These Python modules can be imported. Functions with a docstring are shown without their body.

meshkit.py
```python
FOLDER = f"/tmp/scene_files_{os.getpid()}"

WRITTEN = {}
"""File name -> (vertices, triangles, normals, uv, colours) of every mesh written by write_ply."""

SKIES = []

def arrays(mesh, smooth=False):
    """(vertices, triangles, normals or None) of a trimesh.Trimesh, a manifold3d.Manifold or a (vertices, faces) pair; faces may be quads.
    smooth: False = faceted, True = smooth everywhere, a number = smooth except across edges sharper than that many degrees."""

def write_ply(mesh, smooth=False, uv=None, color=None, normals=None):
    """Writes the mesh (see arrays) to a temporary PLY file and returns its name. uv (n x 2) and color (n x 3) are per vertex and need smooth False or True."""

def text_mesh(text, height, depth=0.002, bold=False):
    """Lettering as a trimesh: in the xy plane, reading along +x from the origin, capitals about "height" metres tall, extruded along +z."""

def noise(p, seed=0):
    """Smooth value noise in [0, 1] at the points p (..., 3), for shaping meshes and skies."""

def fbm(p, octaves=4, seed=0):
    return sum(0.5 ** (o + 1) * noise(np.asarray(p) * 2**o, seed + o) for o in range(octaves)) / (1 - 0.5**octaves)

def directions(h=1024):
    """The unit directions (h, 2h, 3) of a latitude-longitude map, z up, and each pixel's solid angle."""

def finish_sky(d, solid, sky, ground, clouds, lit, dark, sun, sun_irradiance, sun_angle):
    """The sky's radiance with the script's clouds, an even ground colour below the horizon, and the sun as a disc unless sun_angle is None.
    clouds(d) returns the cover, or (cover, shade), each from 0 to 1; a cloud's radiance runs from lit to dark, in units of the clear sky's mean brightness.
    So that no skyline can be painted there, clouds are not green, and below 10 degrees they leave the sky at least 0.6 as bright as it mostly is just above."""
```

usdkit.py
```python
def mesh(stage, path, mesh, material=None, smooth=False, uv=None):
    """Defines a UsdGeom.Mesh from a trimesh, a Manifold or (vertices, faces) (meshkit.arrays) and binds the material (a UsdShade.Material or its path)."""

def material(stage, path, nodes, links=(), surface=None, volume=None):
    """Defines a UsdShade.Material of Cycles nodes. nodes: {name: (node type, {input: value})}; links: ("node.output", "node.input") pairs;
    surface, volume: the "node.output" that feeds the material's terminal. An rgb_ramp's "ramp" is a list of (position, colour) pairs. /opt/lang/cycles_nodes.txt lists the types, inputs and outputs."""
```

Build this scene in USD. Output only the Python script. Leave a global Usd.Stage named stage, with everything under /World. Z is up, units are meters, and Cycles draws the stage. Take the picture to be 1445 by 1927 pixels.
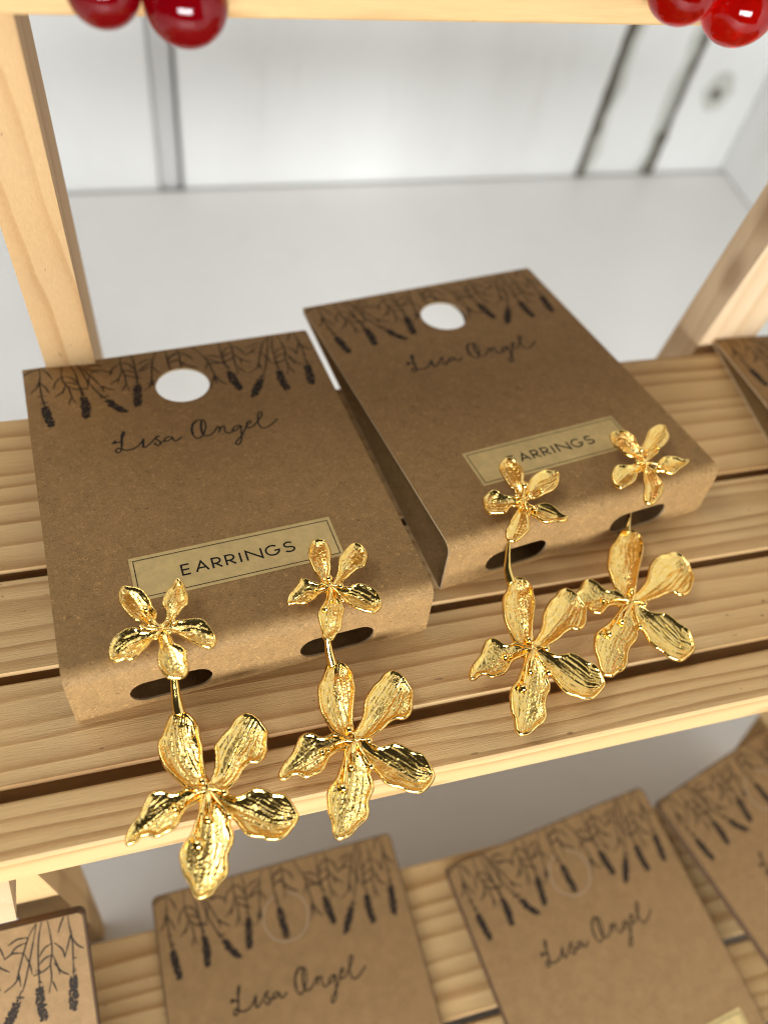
import math, re
import numpy as np, trimesh, usdkit
from pxr import Usd, UsdGeom, UsdLux, UsdShade, Gf, Sdf
from shapely.geometry import Polygon, LineString, Point, MultiPolygon, box as sbox
from shapely.ops import unary_union
from shapely import affinity, contains_xy
from scipy.spatial import Delaunay, cKDTree
from meshkit import noise, fbm

stage = Usd.Stage.CreateInMemory()
UsdGeom.SetStageUpAxis(stage, UsdGeom.Tokens.z)
UsdGeom.SetStageMetersPerUnit(stage, 1.0)
UsdGeom.Xform.Define(stage, '/World')
UsdGeom.Scope.Define(stage, '/World/Looks')
MM = 0.001   # everything below is measured in millimetres, written out in metres

AMB = 0.035
LIGHTS = [('window_light', (-0.08, -0.64, 0.118), (0.03, 0.1, 0.0), 0.50, 0.17, 38.5, (0.92, 0.96, 1.0)),
          ('canopy_light', (0.22, 0.35, 1.05), (0.05, 0.15, 0.0), 0.75, 0.55, 0.20, (1.0, 0.90, 0.76)),
          ('skylight', (-0.50, 0.30, 0.85), (0.0, 0.08, 0.0), 0.34, 0.34, 8.0, (0.95, 0.98, 1.0)),
          ('skylight', (-0.03, 0.42, 1.0), (0.0, 0.08, 0.0), 0.08, 0.36, 10.0, (0.95, 0.98, 1.0))]
GOLD_A, GOLD_B = (1.0, 0.65, 0.14), (1.0, 0.76, 0.34)
KRAFT = (0.40, 0.230, 0.084)
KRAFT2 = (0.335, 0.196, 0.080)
LABEL = (0.66, 0.48, 0.20)
RODS = [{'p': [(-3.16, 58.29, 9.5), (-3.25, 56.41, 7.5), (-3.26, 54.89, 6.0), (-3.09, 53.03, 5.0)], 'r': [0.7, 0.8, 0.95, 1.05]}, {'p': [(23.81, 60.99, 9.5), (23.99, 59.87, 8.0), (24.14, 58.64, 6.5), (24.53, 57.01, 4.8)], 'r': [0.6, 0.7, 0.85, 0.95]}, {'p': [(63.29, 73.82, 11.0), (62.74, 71.22, 8.5), (62.54, 69.43, 7.0), (62.79, 66.9, 5.8)], 'r': [0.28, 0.6, 0.85, 1.0]}, {'p': [(97.73, 83.2, 3.5), (94.99, 79.49, 5.4), (93.37, 76.71, 5.4), (92.84, 74.85, 4.4)], 'r': [0.38, 0.42, 0.5, 0.55]}]

# ------------------------------------------------------------------ camera
cam = UsdGeom.Camera.Define(stage, '/World/camera')
cam.AddTransformOp().Set(Gf.Matrix4d(0.9604014741, -0.2435656172, 0.1352952276, 0,
                                     0.1301484690, 0.8215353756, 0.5551044971, 0,
                                     -0.2463541851, -0.5155147105, 0.8207034779, 0,
                                     0, 0, 0.145, 1))
cam.CreateHorizontalApertureAttr(24.0)
cam.CreateVerticalApertureAttr(24.0 * 1024 / 767)
cam.CreateFocalLengthAttr(25.943)
cam.CreateFStopAttr(25.943 / 3.0)
cam.CreateFocusDistanceAttr(0.149)
cam.CreateClippingRangeAttr(Gf.Vec2f(0.005, 50))
cam.CreateExposureAttr(0.0)

# ------------------------------------------------------------------ light
used = {}
def numbered(parent, name):
    k = (parent, name); n = used.get(k, 0); used[k] = n + 1
    return name if n == 0 else f'{name}_{n:03d}'
M = {}
def material(name, nodes, links=(), surface=None, volume=None):
    M[name] = usdkit.material(stage, '/World/Looks/' + name, nodes, links, surface, volume)
    return M[name]

dome = UsdLux.DomeLight.Define(stage, '/World/sky')
material('ambient', {'b': ('background_shader', {'color': (1.0, 0.93, 0.85), 'strength': AMB})}, surface='b.background')
UsdShade.MaterialBindingAPI.Apply(dome.GetPrim()).Bind(M['ambient'])

def rect_light(name, loc, target, w, h, power, color):
    l = UsdLux.RectLight.Define(stage, '/World/' + numbered('/World', name))
    loc, target = np.array(loc, float), np.array(target, float)
    z = loc - target; z /= np.linalg.norm(z)
    x = np.cross([0, 0, 1.0], z); x /= np.linalg.norm(x)
    y = np.cross(z, x)
    l.AddTransformOp().Set(Gf.Matrix4d(*x, 0, *y, 0, *z, 0, *loc, 1))
    l.CreateWidthAttr(w); l.CreateHeightAttr(h)
    l.CreateIntensityAttr(power); l.CreateColorAttr(Gf.Vec3f(*color))
    return l
for args in LIGHTS: rect_light(*args)

# ------------------------------------------------------------------ object helpers
def tag(prim, label=None, cat=None, group=None, kind=None):
    for k, v in (('label', label), ('category', cat), ('group', group), ('kind', kind)):
        if v: prim.SetCustomDataByKey(k, v)
    return prim
def thing(name, label=None, cat=None, group=None, kind=None, base=(0, 0, 0)):
    x = UsdGeom.Xform.Define(stage, '/World/' + numbered('/World', name))
    x.AddTranslateOp().Set(Gf.Vec3d(*[b * MM for b in base]))
    p = x.GetPrim(); tag(p, label, cat, group, kind)
    p._base = None
    BASE[str(p.GetPath())] = np.array(base, float)
    return p
BASE = {}
def obj(name, mesh, mat, parent=None, smooth=False, kind=None, label=None):
    """one Mesh prim under parent; mesh in world millimetres"""
    pp = str(parent.GetPath()) if parent is not None else '/World'
    path = pp + '/' + numbered(pp, name)
    if isinstance(mesh, (list,)): mesh = trimesh.util.concatenate(mesh)
    v, f = (mesh.vertices, mesh.faces) if hasattr(mesh, 'vertices') else mesh
    root = '/'.join(pp.split('/')[:3])
    v = (np.asarray(v, float) - BASE.get(root, np.zeros(3))) * MM
    m = usdkit.mesh(stage, path, trimesh.Trimesh(v, f, process=False), M[mat], smooth=smooth)
    p = m.GetPrim()
    if kind: tag(p, kind=kind)
    if label: tag(p, label)
    return p

def bevel_box(x0, x1, y0, y1, z0, z1, b=0.6):
    pts = []
    for x, sx in ((x0, 1), (x1, -1)):
        for y, sy in ((y0, 1), (y1, -1)):
            for z, sz in ((z0, 1), (z1, -1)):
                pts += [(x, y + sy * b, z + sz * b), (x + sx * b, y, z + sz * b), (x + sx * b, y + sy * b, z)]
    return trimesh.convex.convex_hull(np.array(pts, float))
def tube(path, radii, n=12, cap=True):
    path = np.asarray(path, float); radii = np.broadcast_to(radii, len(path)).astype(float)
    t = np.gradient(path, axis=0); t /= np.linalg.norm(t, axis=1)[:, None]
    a = np.cross(t, [0.3, 0.1, 1.0]); bad = np.linalg.norm(a, axis=1) < 0.2
    a[bad] = np.cross(t[bad], [1.0, 0, 0]); a /= np.linalg.norm(a, axis=1)[:, None]
    b = np.cross(t, a)
    th = np.linspace(0, 2 * math.pi, n, endpoint=False)
    ring = path[:, None] + radii[:, None, None] * (np.cos(th)[None, :, None] * a[:, None] + np.sin(th)[None, :, None] * b[:, None])
    v = ring.reshape(-1, 3); f = []
    for i in range(len(path) - 1):
        for j in range(n):
            p, q = i * n + j, i * n + (j + 1) % n
            f += [(p, p + n, q), (q, p + n, q + n)]
    if cap:
        c0, c1 = len(v), len(v) + 1
        v = np.vstack([v, path[0], path[-1]]); e = (len(path) - 1) * n
        for j in range(n):
            f += [(c0, j, (j + 1) % n), (c1, e + (j + 1) % n, e + j)]
    return trimesh.Trimesh(v, f, process=False)
def spline(pts, n=8, closed=False):
    """Catmull-Rom through the points"""
    p = np.asarray(pts, float)
    if len(p) < 3: return np.linspace(p[0], p[-1], n + 1)
    if closed: q = np.vstack([p[-1], p, p[0], p[1]])
    else: q = np.vstack([2 * p[0] - p[1], p, 2 * p[-1] - p[-2]])
    out = []
    for i in range(1, len(q) - 2):
        t = np.linspace(0, 1, n, endpoint=False)[:, None]
        a, b, c, d = q[i - 1], q[i], q[i + 1], q[i + 2]
        out.append(0.5 * (2 * b + (c - a) * t + (2 * a - 5 * b + 4 * c - d) * t**2 + (3 * b - a - 3 * c + d) * t**3))
    if not closed: out.append(q[-2][None])
    return np.vstack(out)
def flat(shape, fn):
    """triangulate a shapely shape in (u, v) and carry it to 3D by fn"""
    vs, fs, o = [], [], 0
    for g in getattr(shape, 'geoms', [shape]):
        if g.is_empty or g.geom_type != 'Polygon' or g.area < 1e-4: continue
        v, f = trimesh.creation.triangulate_polygon(g, engine='earcut')
        vs.append(v[:, :2]); fs.append(np.asarray(f) + o); o += len(v)
    v = np.vstack(vs); f = np.vstack(fs)
    P = fn(v)
    a = P[f]; n = np.cross(a[:, 1] - a[:, 0], a[:, 2] - a[:, 0]).sum(0)
    if n[2] < 0: f = f[:, ::-1]
    return trimesh.Trimesh(P, f, process=False)

# ------------------------------------------------------------------ node graph helper
class G:
    def __init__(self): self.n, self.l, self.k = {}, [], 0
    def add(self, kind, **inp):
        self.k += 1; name = f'{kind}_{self.k}'; d = {}
        for k, v in inp.items():
            if isinstance(v, tuple) and len(v) == 2 and v[0] == 'L': self.l.append((v[1], f'{name}.{k}'))
            else: d[k] = v
        self.n[name] = (kind, d); return name
    def o(self, node, sock): return ('L', f'{node}.{sock}')
    def math(self, op, a, b=0.5, c=0.0, clamp=False):
        return self.o(self.add('math', math_type=op, value1=a, value2=b, value3=c, use_clamp=clamp), 'value')
    def noise(self, vec, scale=1.0, detail=2.0, rough=0.5, dist=0.0):
        return self.o(self.add('noise_texture', vector=vec, scale=scale, detail=detail, roughness=rough, distortion=dist), 'fac')
    def map(self, vec, loc=(0, 0, 0), rot=(0, 0, 0), scale=(1, 1, 1)):
        return self.o(self.add('mapping', mapping_type='point', vector=vec, location=loc, rotation=rot, scale=scale), 'vector')
    def ramp(self, fac, stops): return self.o(self.add('rgb_ramp', fac=fac, ramp=stops), 'color')
    def mix(self, fac, a, b, kind='mix'): return self.o(self.add('mix', mix_type=kind, fac=fac, color1=a, color2=b), 'color')
    def range(self, v, a, b, c, d): return self.o(self.add('map_range', range_type='linear', value=v, from_min=a, from_max=b, to_min=c, to_max=d, clamp=True), 'result')
    def bump(self, h, strength, dist): return self.o(self.add('bump', height=h, strength=strength, distance=dist), 'normal')
    def done(self, name, bsdf): material(name, self.n, self.l, surface=f'{bsdf}.BSDF')

def wood(name, axis, pith, period=3.4, light=(0.66, 0.435, 0.195), dark=(0.34, 0.165, 0.048), seed=0.0, contrast=1.0, knots=()):
    """solid pine: rings round a pith line along axis ('x' or 'z'), pith = the two other coordinates in mm"""
    g = G()
    pos = g.o(g.add('geometry'), 'position')
    p = g.map(pos, loc=(seed * 37.1, seed * 11.3, seed * 5.7), scale=(1000, 1000, 1000))
    sep = g.add('separate_xyz', vector=pos)
    ax = {'x': ('y', 'z'), 'y': ('x', 'z'), 'z': ('x', 'y')}[axis]
    st = {'x': (0.012, 0.05, 0.05), 'y': (0.05, 0.02, 0.05), 'z': (0.05, 0.05, 0.02)}[axis]
    low = g.noise(g.map(p, scale=st), 1.0, 2.0)
    st2 = {'x': (0.03, 0.4, 0.4), 'y': (0.4, 0.05, 0.4), 'z': (0.4, 0.4, 0.05)}[axis]
    mid = g.noise(g.map(p, scale=st2), 1.0, 2.0)
    a = g.math('multiply_add', g.o(sep, ax[0]), 1000.0, -pith[0]); b = g.math('multiply_add', g.o(sep, ax[1]), 1000.0, -pith[1])
    r = g.math('sqrt', g.math('add', g.math('multiply', a, a), g.math('multiply', b, b)))
    r = g.math('multiply_add', low, 4.0, r)
    r = g.math('multiply_add', mid, 0.5, r)
    # uneven ring widths
    wob = g.noise(g.o(g.add('combine_xyz', x=r, y=seed * 3.3 + 1.7, z=0.0), 'vector'), 0.11, 1.0)
    r = g.math('multiply_add', wob, 8.0, r)
    fr = g.math('fraction', g.math('multiply', r, 1.0 / period))
    ring = g.ramp(fr, [(0, (0, 0, 0)), (0.3, (0.06,) * 3), (0.6, (0.4,) * 3), (0.82, (1, 1, 1)), (0.92, (0.9,) * 3), (1.0, (0, 0, 0))])
    var = g.noise(g.map(p, scale={'x': (0.012, 0.13, 0.13), 'y': (0.13, 0.012, 0.13), 'z': (0.13, 0.13, 0.012)}[axis]), 1.0, 2.0)
    fac = g.math('multiply', g.o(g.add('rgb_to_bw', color=ring), 'val'), g.range(var, 0.3, 0.65, 0.6 * contrast, contrast))
    fib = g.noise(g.map(p, scale={'x': (0.10, 4.5, 4.5), 'y': (4.5, 0.10, 4.5), 'z': (4.5, 4.5, 0.10)}[axis]), 1.0, 3.0, 0.65)
    fine = g.noise(g.map(p, scale={'x': (0.5, 9.0, 9.0), 'y': (9.0, 0.5, 9.0), 'z': (9.0, 9.0, 0.5)}[axis]), 1.0, 2.0, 0.6)
    col = g.mix(fac, light, dark)
    tone = g.noise(g.map(p, scale=(0.03, 0.03, 0.03)), 1.0, 1.0)
    col = g.mix(g.range(tone, 0.35, 0.7, 0.0, 0.35), col, tuple(c * k for c, k in zip(light, (1.05, 0.9, 0.72))))
    col = g.mix(g.range(fib, 0.3, 0.75, 0.0, 0.22), col, tuple(c * 0.55 for c in dark))
    col = g.mix(g.range(fine, 0.35, 0.8, 0.0, 0.22), col, (0.72, 0.49, 0.235))
    speck = g.noise(g.map(p, scale={'x': (0.5, 1.1, 1.1), 'y': (1.1, 0.5, 1.1), 'z': (1.1, 1.1, 0.5)}[axis]), 1.0, 0.0)
    col = g.mix(g.range(speck, 0.86, 0.885, 0.0, 0.55), col, (0.13, 0.06, 0.02))
    for (kx, ky, kz, kr) in knots:
        dv = g.add('vector_math', math_type='distance', vector1=g.map(pos, scale=(1000, 1000, 600)), vector2=(kx, ky, kz * 0.6))
        col = g.mix(g.range(g.o(dv, 'value'), kr * 0.35, kr, 0.5, 0.0), col, (0.26, 0.12, 0.045))
    h = g.math('add', g.math('multiply', fib, 0.6), g.math('multiply_add', fine, 0.5, g.math('multiply', fac, 0.5)))
    bs = g.add('principled_bsdf', base_color=col, roughness=0.62, specular_ior_level=0.3, normal=g.bump(h, 0.55, 0.00022))
    g.done(name, bs)

def kraft(name, base, fibre_dark, fibre_light, strength=1.0):
    g = G()
    pos = g.o(g.add('geometry'), 'position')
    p = g.map(pos, scale=(1000, 1000, 1000))
    n1 = g.noise(g.map(p, scale=(0.9, 1.1, 1.0)), 1.0, 1.0, 0.5, 1.2)
    n2 = g.noise(g.map(p, loc=(17, 5, 9), rot=(0.2, 0.3, 0.8), scale=(0.7, 0.9, 0.8)), 1.0, 1.0, 0.5, 1.5)
    m1 = g.noise(g.map(p, loc=(3, 55, 8), scale=(0.8, 0.8, 0.8)), 1.0, 2.0)
    m2 = g.noise(g.map(p, loc=(33, 5, 81), scale=(0.9, 0.9, 0.9)), 1.0, 2.0)
    def line(n, w): return g.range(g.math('absolute', g.math('subtract', n, 0.5)), w * 0.35, w, 1.0, 0.0)
    l1 = g.math('multiply', line(n1, 0.02), g.range(m1, 0.47, 0.55, 0, 1))
    l2 = g.math('multiply', line(n2, 0.018), g.range(m2, 0.47, 0.55, 0, 1))
    mott = g.noise(g.map(p, scale=(0.35, 0.35, 0.35)), 1.0, 4.0, 0.7)
    grain = g.noise(g.map(p, scale=(2.2, 4.6, 4.0)), 1.0, 3.0, 0.7)
    col = g.mix(g.range(mott, 0.3, 0.7, 0.0, 1.0), tuple(c * 0.86 for c in base), tuple(min(1, c * 1.13) for c in base))
    col = g.mix(g.range(grain, 0.3, 0.72, 0.0, 0.5 * strength), col, fibre_dark)
    col = g.mix(g.math('multiply', l1, 0.6 * strength), col, fibre_dark)
    col = g.mix(g.math('multiply', l2, 0.4 * strength), col, fibre_light)
    h = g.math('add', g.math('multiply', grain, 0.6), g.math('add', g.math('multiply', l1, 0.4), g.math('multiply', l2, 0.4)))
    bs = g.add('principled_bsdf', base_color=col, roughness=0.68, specular_ior_level=0.25, normal=g.bump(h, 0.5, 0.00010))
    g.done(name, bs)

def painted(name, base, dirt, rough=0.45, amount=0.25):
    g = G()
    pos = g.o(g.add('geometry'), 'position')
    a = g.noise(g.map(pos, scale=(9, 9, 4)), 1.0, 4.0, 0.6)
    b = g.noise(g.map(pos, scale=(60, 60, 14)), 1.0, 4.0, 0.65)
    col = g.mix(g.range(a, 0.4, 0.75, 0.0, amount), base, dirt)
    col = g.mix(g.range(b, 0.55, 0.8, 0.0, amount), col, dirt)
    bs = g.add('principled_bsdf', base_color=col, roughness=rough, normal=g.bump(g.math('add', a, g.math('multiply', b, 0.3)), 0.25, 0.002))
    g.done(name, bs)

def plain(name, color, rough=0.5, **kw):
    g = G(); bs = g.add('principled_bsdf', base_color=color, roughness=rough, **kw); g.done(name, bs)

# gold plate: bright, lightly brushed
g = G()
pos = g.o(g.add('geometry'), 'position')
p = g.map(pos, scale=(1000, 1000, 1000))
n = g.noise(p, 2.2, 3.0, 0.6)
n2 = g.noise(p, 9.0, 2.0, 0.5)
bs = g.add('principled_bsdf', base_color=g.mix(g.range(n, 0.35, 0.7, 0, 1), GOLD_A, GOLD_B), metallic=1.0,
           roughness=g.range(n2, 0.3, 0.7, 0.06, 0.15), normal=g.bump(g.math('add', n, g.math('multiply', n2, 0.35)), 0.5, 0.00006))
g.done('gold', bs)

kraft('kraft', KRAFT, tuple(c * 0.36 for c in KRAFT), tuple(min(1, c * 1.9) for c in KRAFT), 1.3)
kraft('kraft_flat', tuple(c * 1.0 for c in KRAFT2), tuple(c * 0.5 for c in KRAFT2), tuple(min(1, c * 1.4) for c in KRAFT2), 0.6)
kraft('label_paper', LABEL, tuple(c * 0.6 for c in LABEL), tuple(min(1, c * 1.2) for c in LABEL), 0.35)
plain('card_edge', (0.58, 0.42, 0.24), 0.8)
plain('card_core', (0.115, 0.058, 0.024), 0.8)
plain('ink', (0.017, 0.013, 0.010), 0.65, specular_ior_level=0.2)
plain('sprig_ink', (0.034, 0.024, 0.017), 0.75, specular_ior_level=0.15)
plain('die_cut', (0.50, 0.38, 0.25), 0.7)
painted('white_paint', (0.80, 0.79, 0.76), (0.60, 0.58, 0.53), 0.45, 0.34)
painted('white_board', (0.78, 0.76, 0.72), (0.63, 0.60, 0.55), 0.38, 0.22)
painted('grey_paint', (0.60, 0.59, 0.57), (0.40, 0.38, 0.35), 0.5, 0.4)
painted('grime', (0.10, 0.085, 0.06), (0.34, 0.32, 0.27), 0.8, 0.8)
painted('bare_patch', (0.55, 0.55, 0.49), (0.48, 0.46, 0.40), 0.6, 0.4)
for nm, c in (('cherry', (0.34, 0.0006, 0.006)), ('red_glass', (0.80, 0.008, 0.003))):
    plain(nm, c, 0.035, transmission_weight=0.7 if nm == 'cherry' else 0.95, ior=1.42, specular_ior_level=0.4)

# ------------------------------------------------------------------ the setting
BASE_Z = -130.0
obj('tabletop', bevel_box(-700, 900, -420, 386.5, BASE_Z - 30, BASE_Z, 2.0), 'white_board', kind='structure')
wall = thing('back_wall', kind='structure', base=(150, 388, BASE_Z))
T = 700
obj('board', bevel_box(-700, 16.4, 388, 410, BASE_Z - 60, T, 1.2), 'white_paint', wall)
obj('batten', bevel_box(16.8, 27.0, 389.2, 410, BASE_Z - 60, T, 1.5), 'grey_paint', wall)
obj('board', bevel_box(28.6, 255.0, 388, 410, BASE_Z - 60, T, 1.2), 'white_paint', wall)
obj('board', bevel_box(258.4, 300.6, 388.6, 410, BASE_Z - 60, T, 1.6), 'white_paint', wall)
obj('board', bevel_box(304.0, 358, 388.2, 410, BASE_Z - 60, T, 1.6), 'white_paint', wall)
rng = np.random.default_rng(5)
def ragged(x0, x1, y, z0, z1, step, jit, thick=3.0):
    zs = np.arange(z0, z1 + step, step); v = []; f = []
    for i, z in enumerate(zs):
        a, b = x0 - jit * rng.random(), x1 + jit * rng.random()
        v += [(a, y, z), (b, y, z), (a, y + thick, z), (b, y + thick, z)]
        if i:
            o = 4 * (i - 1)
            f += [(o, o + 1, o + 5), (o, o + 5, o + 4), (o + 2, o + 6, o + 7), (o + 2, o + 7, o + 3), (o, o + 4, o + 6), (o, o + 6, o + 2), (o + 1, o + 3, o + 7), (o + 1, o + 7, o + 5)]
    return trimesh.Trimesh(np.array(v), f, process=False)
obj('dirty_joint', ragged(254.9, 258.4, 387.6, BASE_Z, T, 7, 1.7), 'grime', wall)
obj('worn_paint', ragged(259.5, 262.5, 388.25, BASE_Z, T, 13, 3.5), 'bare_patch', wall)
obj('worn_paint', ragged(296.5, 299.0, 388.25, BASE_Z, T, 13, 3.5), 'bare_patch', wall)
obj('dirty_joint', ragged(301.0, 303.4, 388.0, BASE_Z, T, 7, 1.5), 'grime', wall)
obj('dirty_joint', ragged(299.5, 304.5, 387.4, BASE_Z, BASE_Z + 22, 5, 1.8), 'grime', wall)
def disc(cx, cz, rx, rz, y, depth, n=28, rough=0.08):
    th = np.linspace(0, 2 * math.pi, n, endpoint=False)
    k = 1 + rough * rng.standard_normal(n)
    poly = Polygon(np.c_[cx + rx * k * np.cos(th), cz + rz * k * np.sin(th)])
    m = trimesh.creation.extrude_polygon(poly, depth, engine='earcut')
    v = m.vertices.copy(); m.vertices = np.c_[v[:, 0], y - v[:, 2], v[:, 1]]; m.invert(); return m
obj('filler_patch', disc(325.0, -80.5, 8.5, 11.5, 388.15, 0.5), 'bare_patch', wall)
obj('nail_head', disc(324.0, -81.5, 3.0, 3.4, 387.6, 0.9), 'grime', wall)
obj('side_wall', bevel_box(353.0, 380, -300, 388.0, BASE_Z + 0.5, T, 1.2), 'white_paint', kind='structure')

# ------------------------------------------------------------------ the stand
stand = thing('display_stand', 'three tier stepped display stand of knotty pine slats on leaning legs', 'display stand', base=(50, 80, BASE_Z))
SL = [(36.0, 45.6), (47.8, 66.3), (67.9, 87.3), (89.0, 126.9)]
X0, X1 = -62.0, 196.0
rr = np.random.default_rng(11)
for tier, (dy, z) in enumerate(((0, 0.0), (91.0, 94.2), (-90.7, -98.0))):
    for i, (a, b) in enumerate(SL):
        nm = f'pine_{tier}_{i}'
        pith = ((a + b) / 2 + dy + [-24, 30, -26, 46][i] + rr.normal(0, 3), z - [14, 17, 15, 22][i] + rr.normal(0, 3))
        wood(nm, 'x', pith, period=[2.7, 3.0, 3.2, 3.9][i] * (1.15 if tier == 2 else 1), seed=1 + tier * 4 + i, contrast=[0.95, 0.95, 1.0, 1.0][i])
        obj('slat', bevel_box(X0, X1, a + dy, b + dy, z - 11.7, z + rr.normal(0, 0.08), 0.45), nm, stand, smooth=False)
def prism(c):   # 8 corners: bottom 4 (ccw), top 4
    return trimesh.convex.convex_hull(np.array(c, float))
def leg(x0, x1, y_top, z_top, depth, lean, z_bot):
    yb = y_top + lean * (z_top - z_bot)
    return prism([(x0, yb, z_bot), (x1, yb, z_bot), (x1, yb + depth, z_bot), (x0, yb + depth, z_bot), (x0, y_top, z_top), (x1, y_top, z_top), (x1, y_top + depth, z_top), (x0, y_top + depth, z_top)])
wood('pine_leg', 'z', (-50, 150), period=4.2, seed=20, light=(0.56, 0.36, 0.17), dark=(0.40, 0.21, 0.08), contrast=0.8)
wood('pine_leg_knotty', 'z', (168, 108), period=4.5, seed=21, light=(0.74, 0.56, 0.36), dark=(0.58, 0.38, 0.20), contrast=0.8, knots=((140.6, 133, 21, 4.5), (140.8, 133, 40, 5.5)))
obj('leg', leg(-22.4, -12.0, 128.2, 82.4, 23.5, 0.14, BASE_Z), 'pine_leg', stand)
obj('leg', prism([(140.0, 137.5, BASE_Z), (157.0, 137.5, BASE_Z), (157, 147, BASE_Z), (140, 147, BASE_Z)] + [(141.0, 125.5, 82.4), (158, 125.5, 82.4), (158, 136.5, 82.4), (141.0, 136.5, 82.4)]), 'pine_leg_knotty', stand)
wood('pine_cleat', 'y', (-40, -60), period=3.0, seed=23, light=(0.62, 0.45, 0.26), dark=(0.50, 0.33, 0.16), contrast=0.6)
obj('cleat', prism([(-60, 36.3, -11.9), (-34.2, 36.3, -11.9), (-34.2, 30.9, -17.6), (-60, 30.9, -17.6), (-34.2, 60, -11.9), (-60, 60, -11.9), (-34.2, 60, -17.6), (-60, 60, -17.6)]), 'pine_cleat', stand)
wood('pine_side', 'z', (-34, 10), period=9.0, seed=24, contrast=0.6)
obj('leg', prism([(x, y, zz) for x in (-46, -34.4) for (y, zz) in ((42, -17.8), (72, -17.8), (54, -87), (47, -104), (46, BASE_Z), (42, BASE_Z))]), 'pine_side', stand)
obj('leg', prism([(x, y, zz) for x in (172, 184) for (y, zz) in ((42, -12), (72, -12), (54, -87), (47, -104), (46, BASE_Z), (42, BASE_Z))]), 'pine_side', stand)
for xa, xb in ((-46, -34.4), (172, 184)):
    obj('leg', prism([(x, y, zz) for x in (xa, xb) for (y, zz) in ((-50, -110), (-20, -110), (-24, BASE_Z), (-46, BASE_Z))]), 'pine_side', stand)

obj('front_rail', bevel_box(X0 + 2, X1 - 2, -52.5, -46.5, BASE_Z, -110.2, 0.5), 'pine_cleat', stand)
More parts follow.
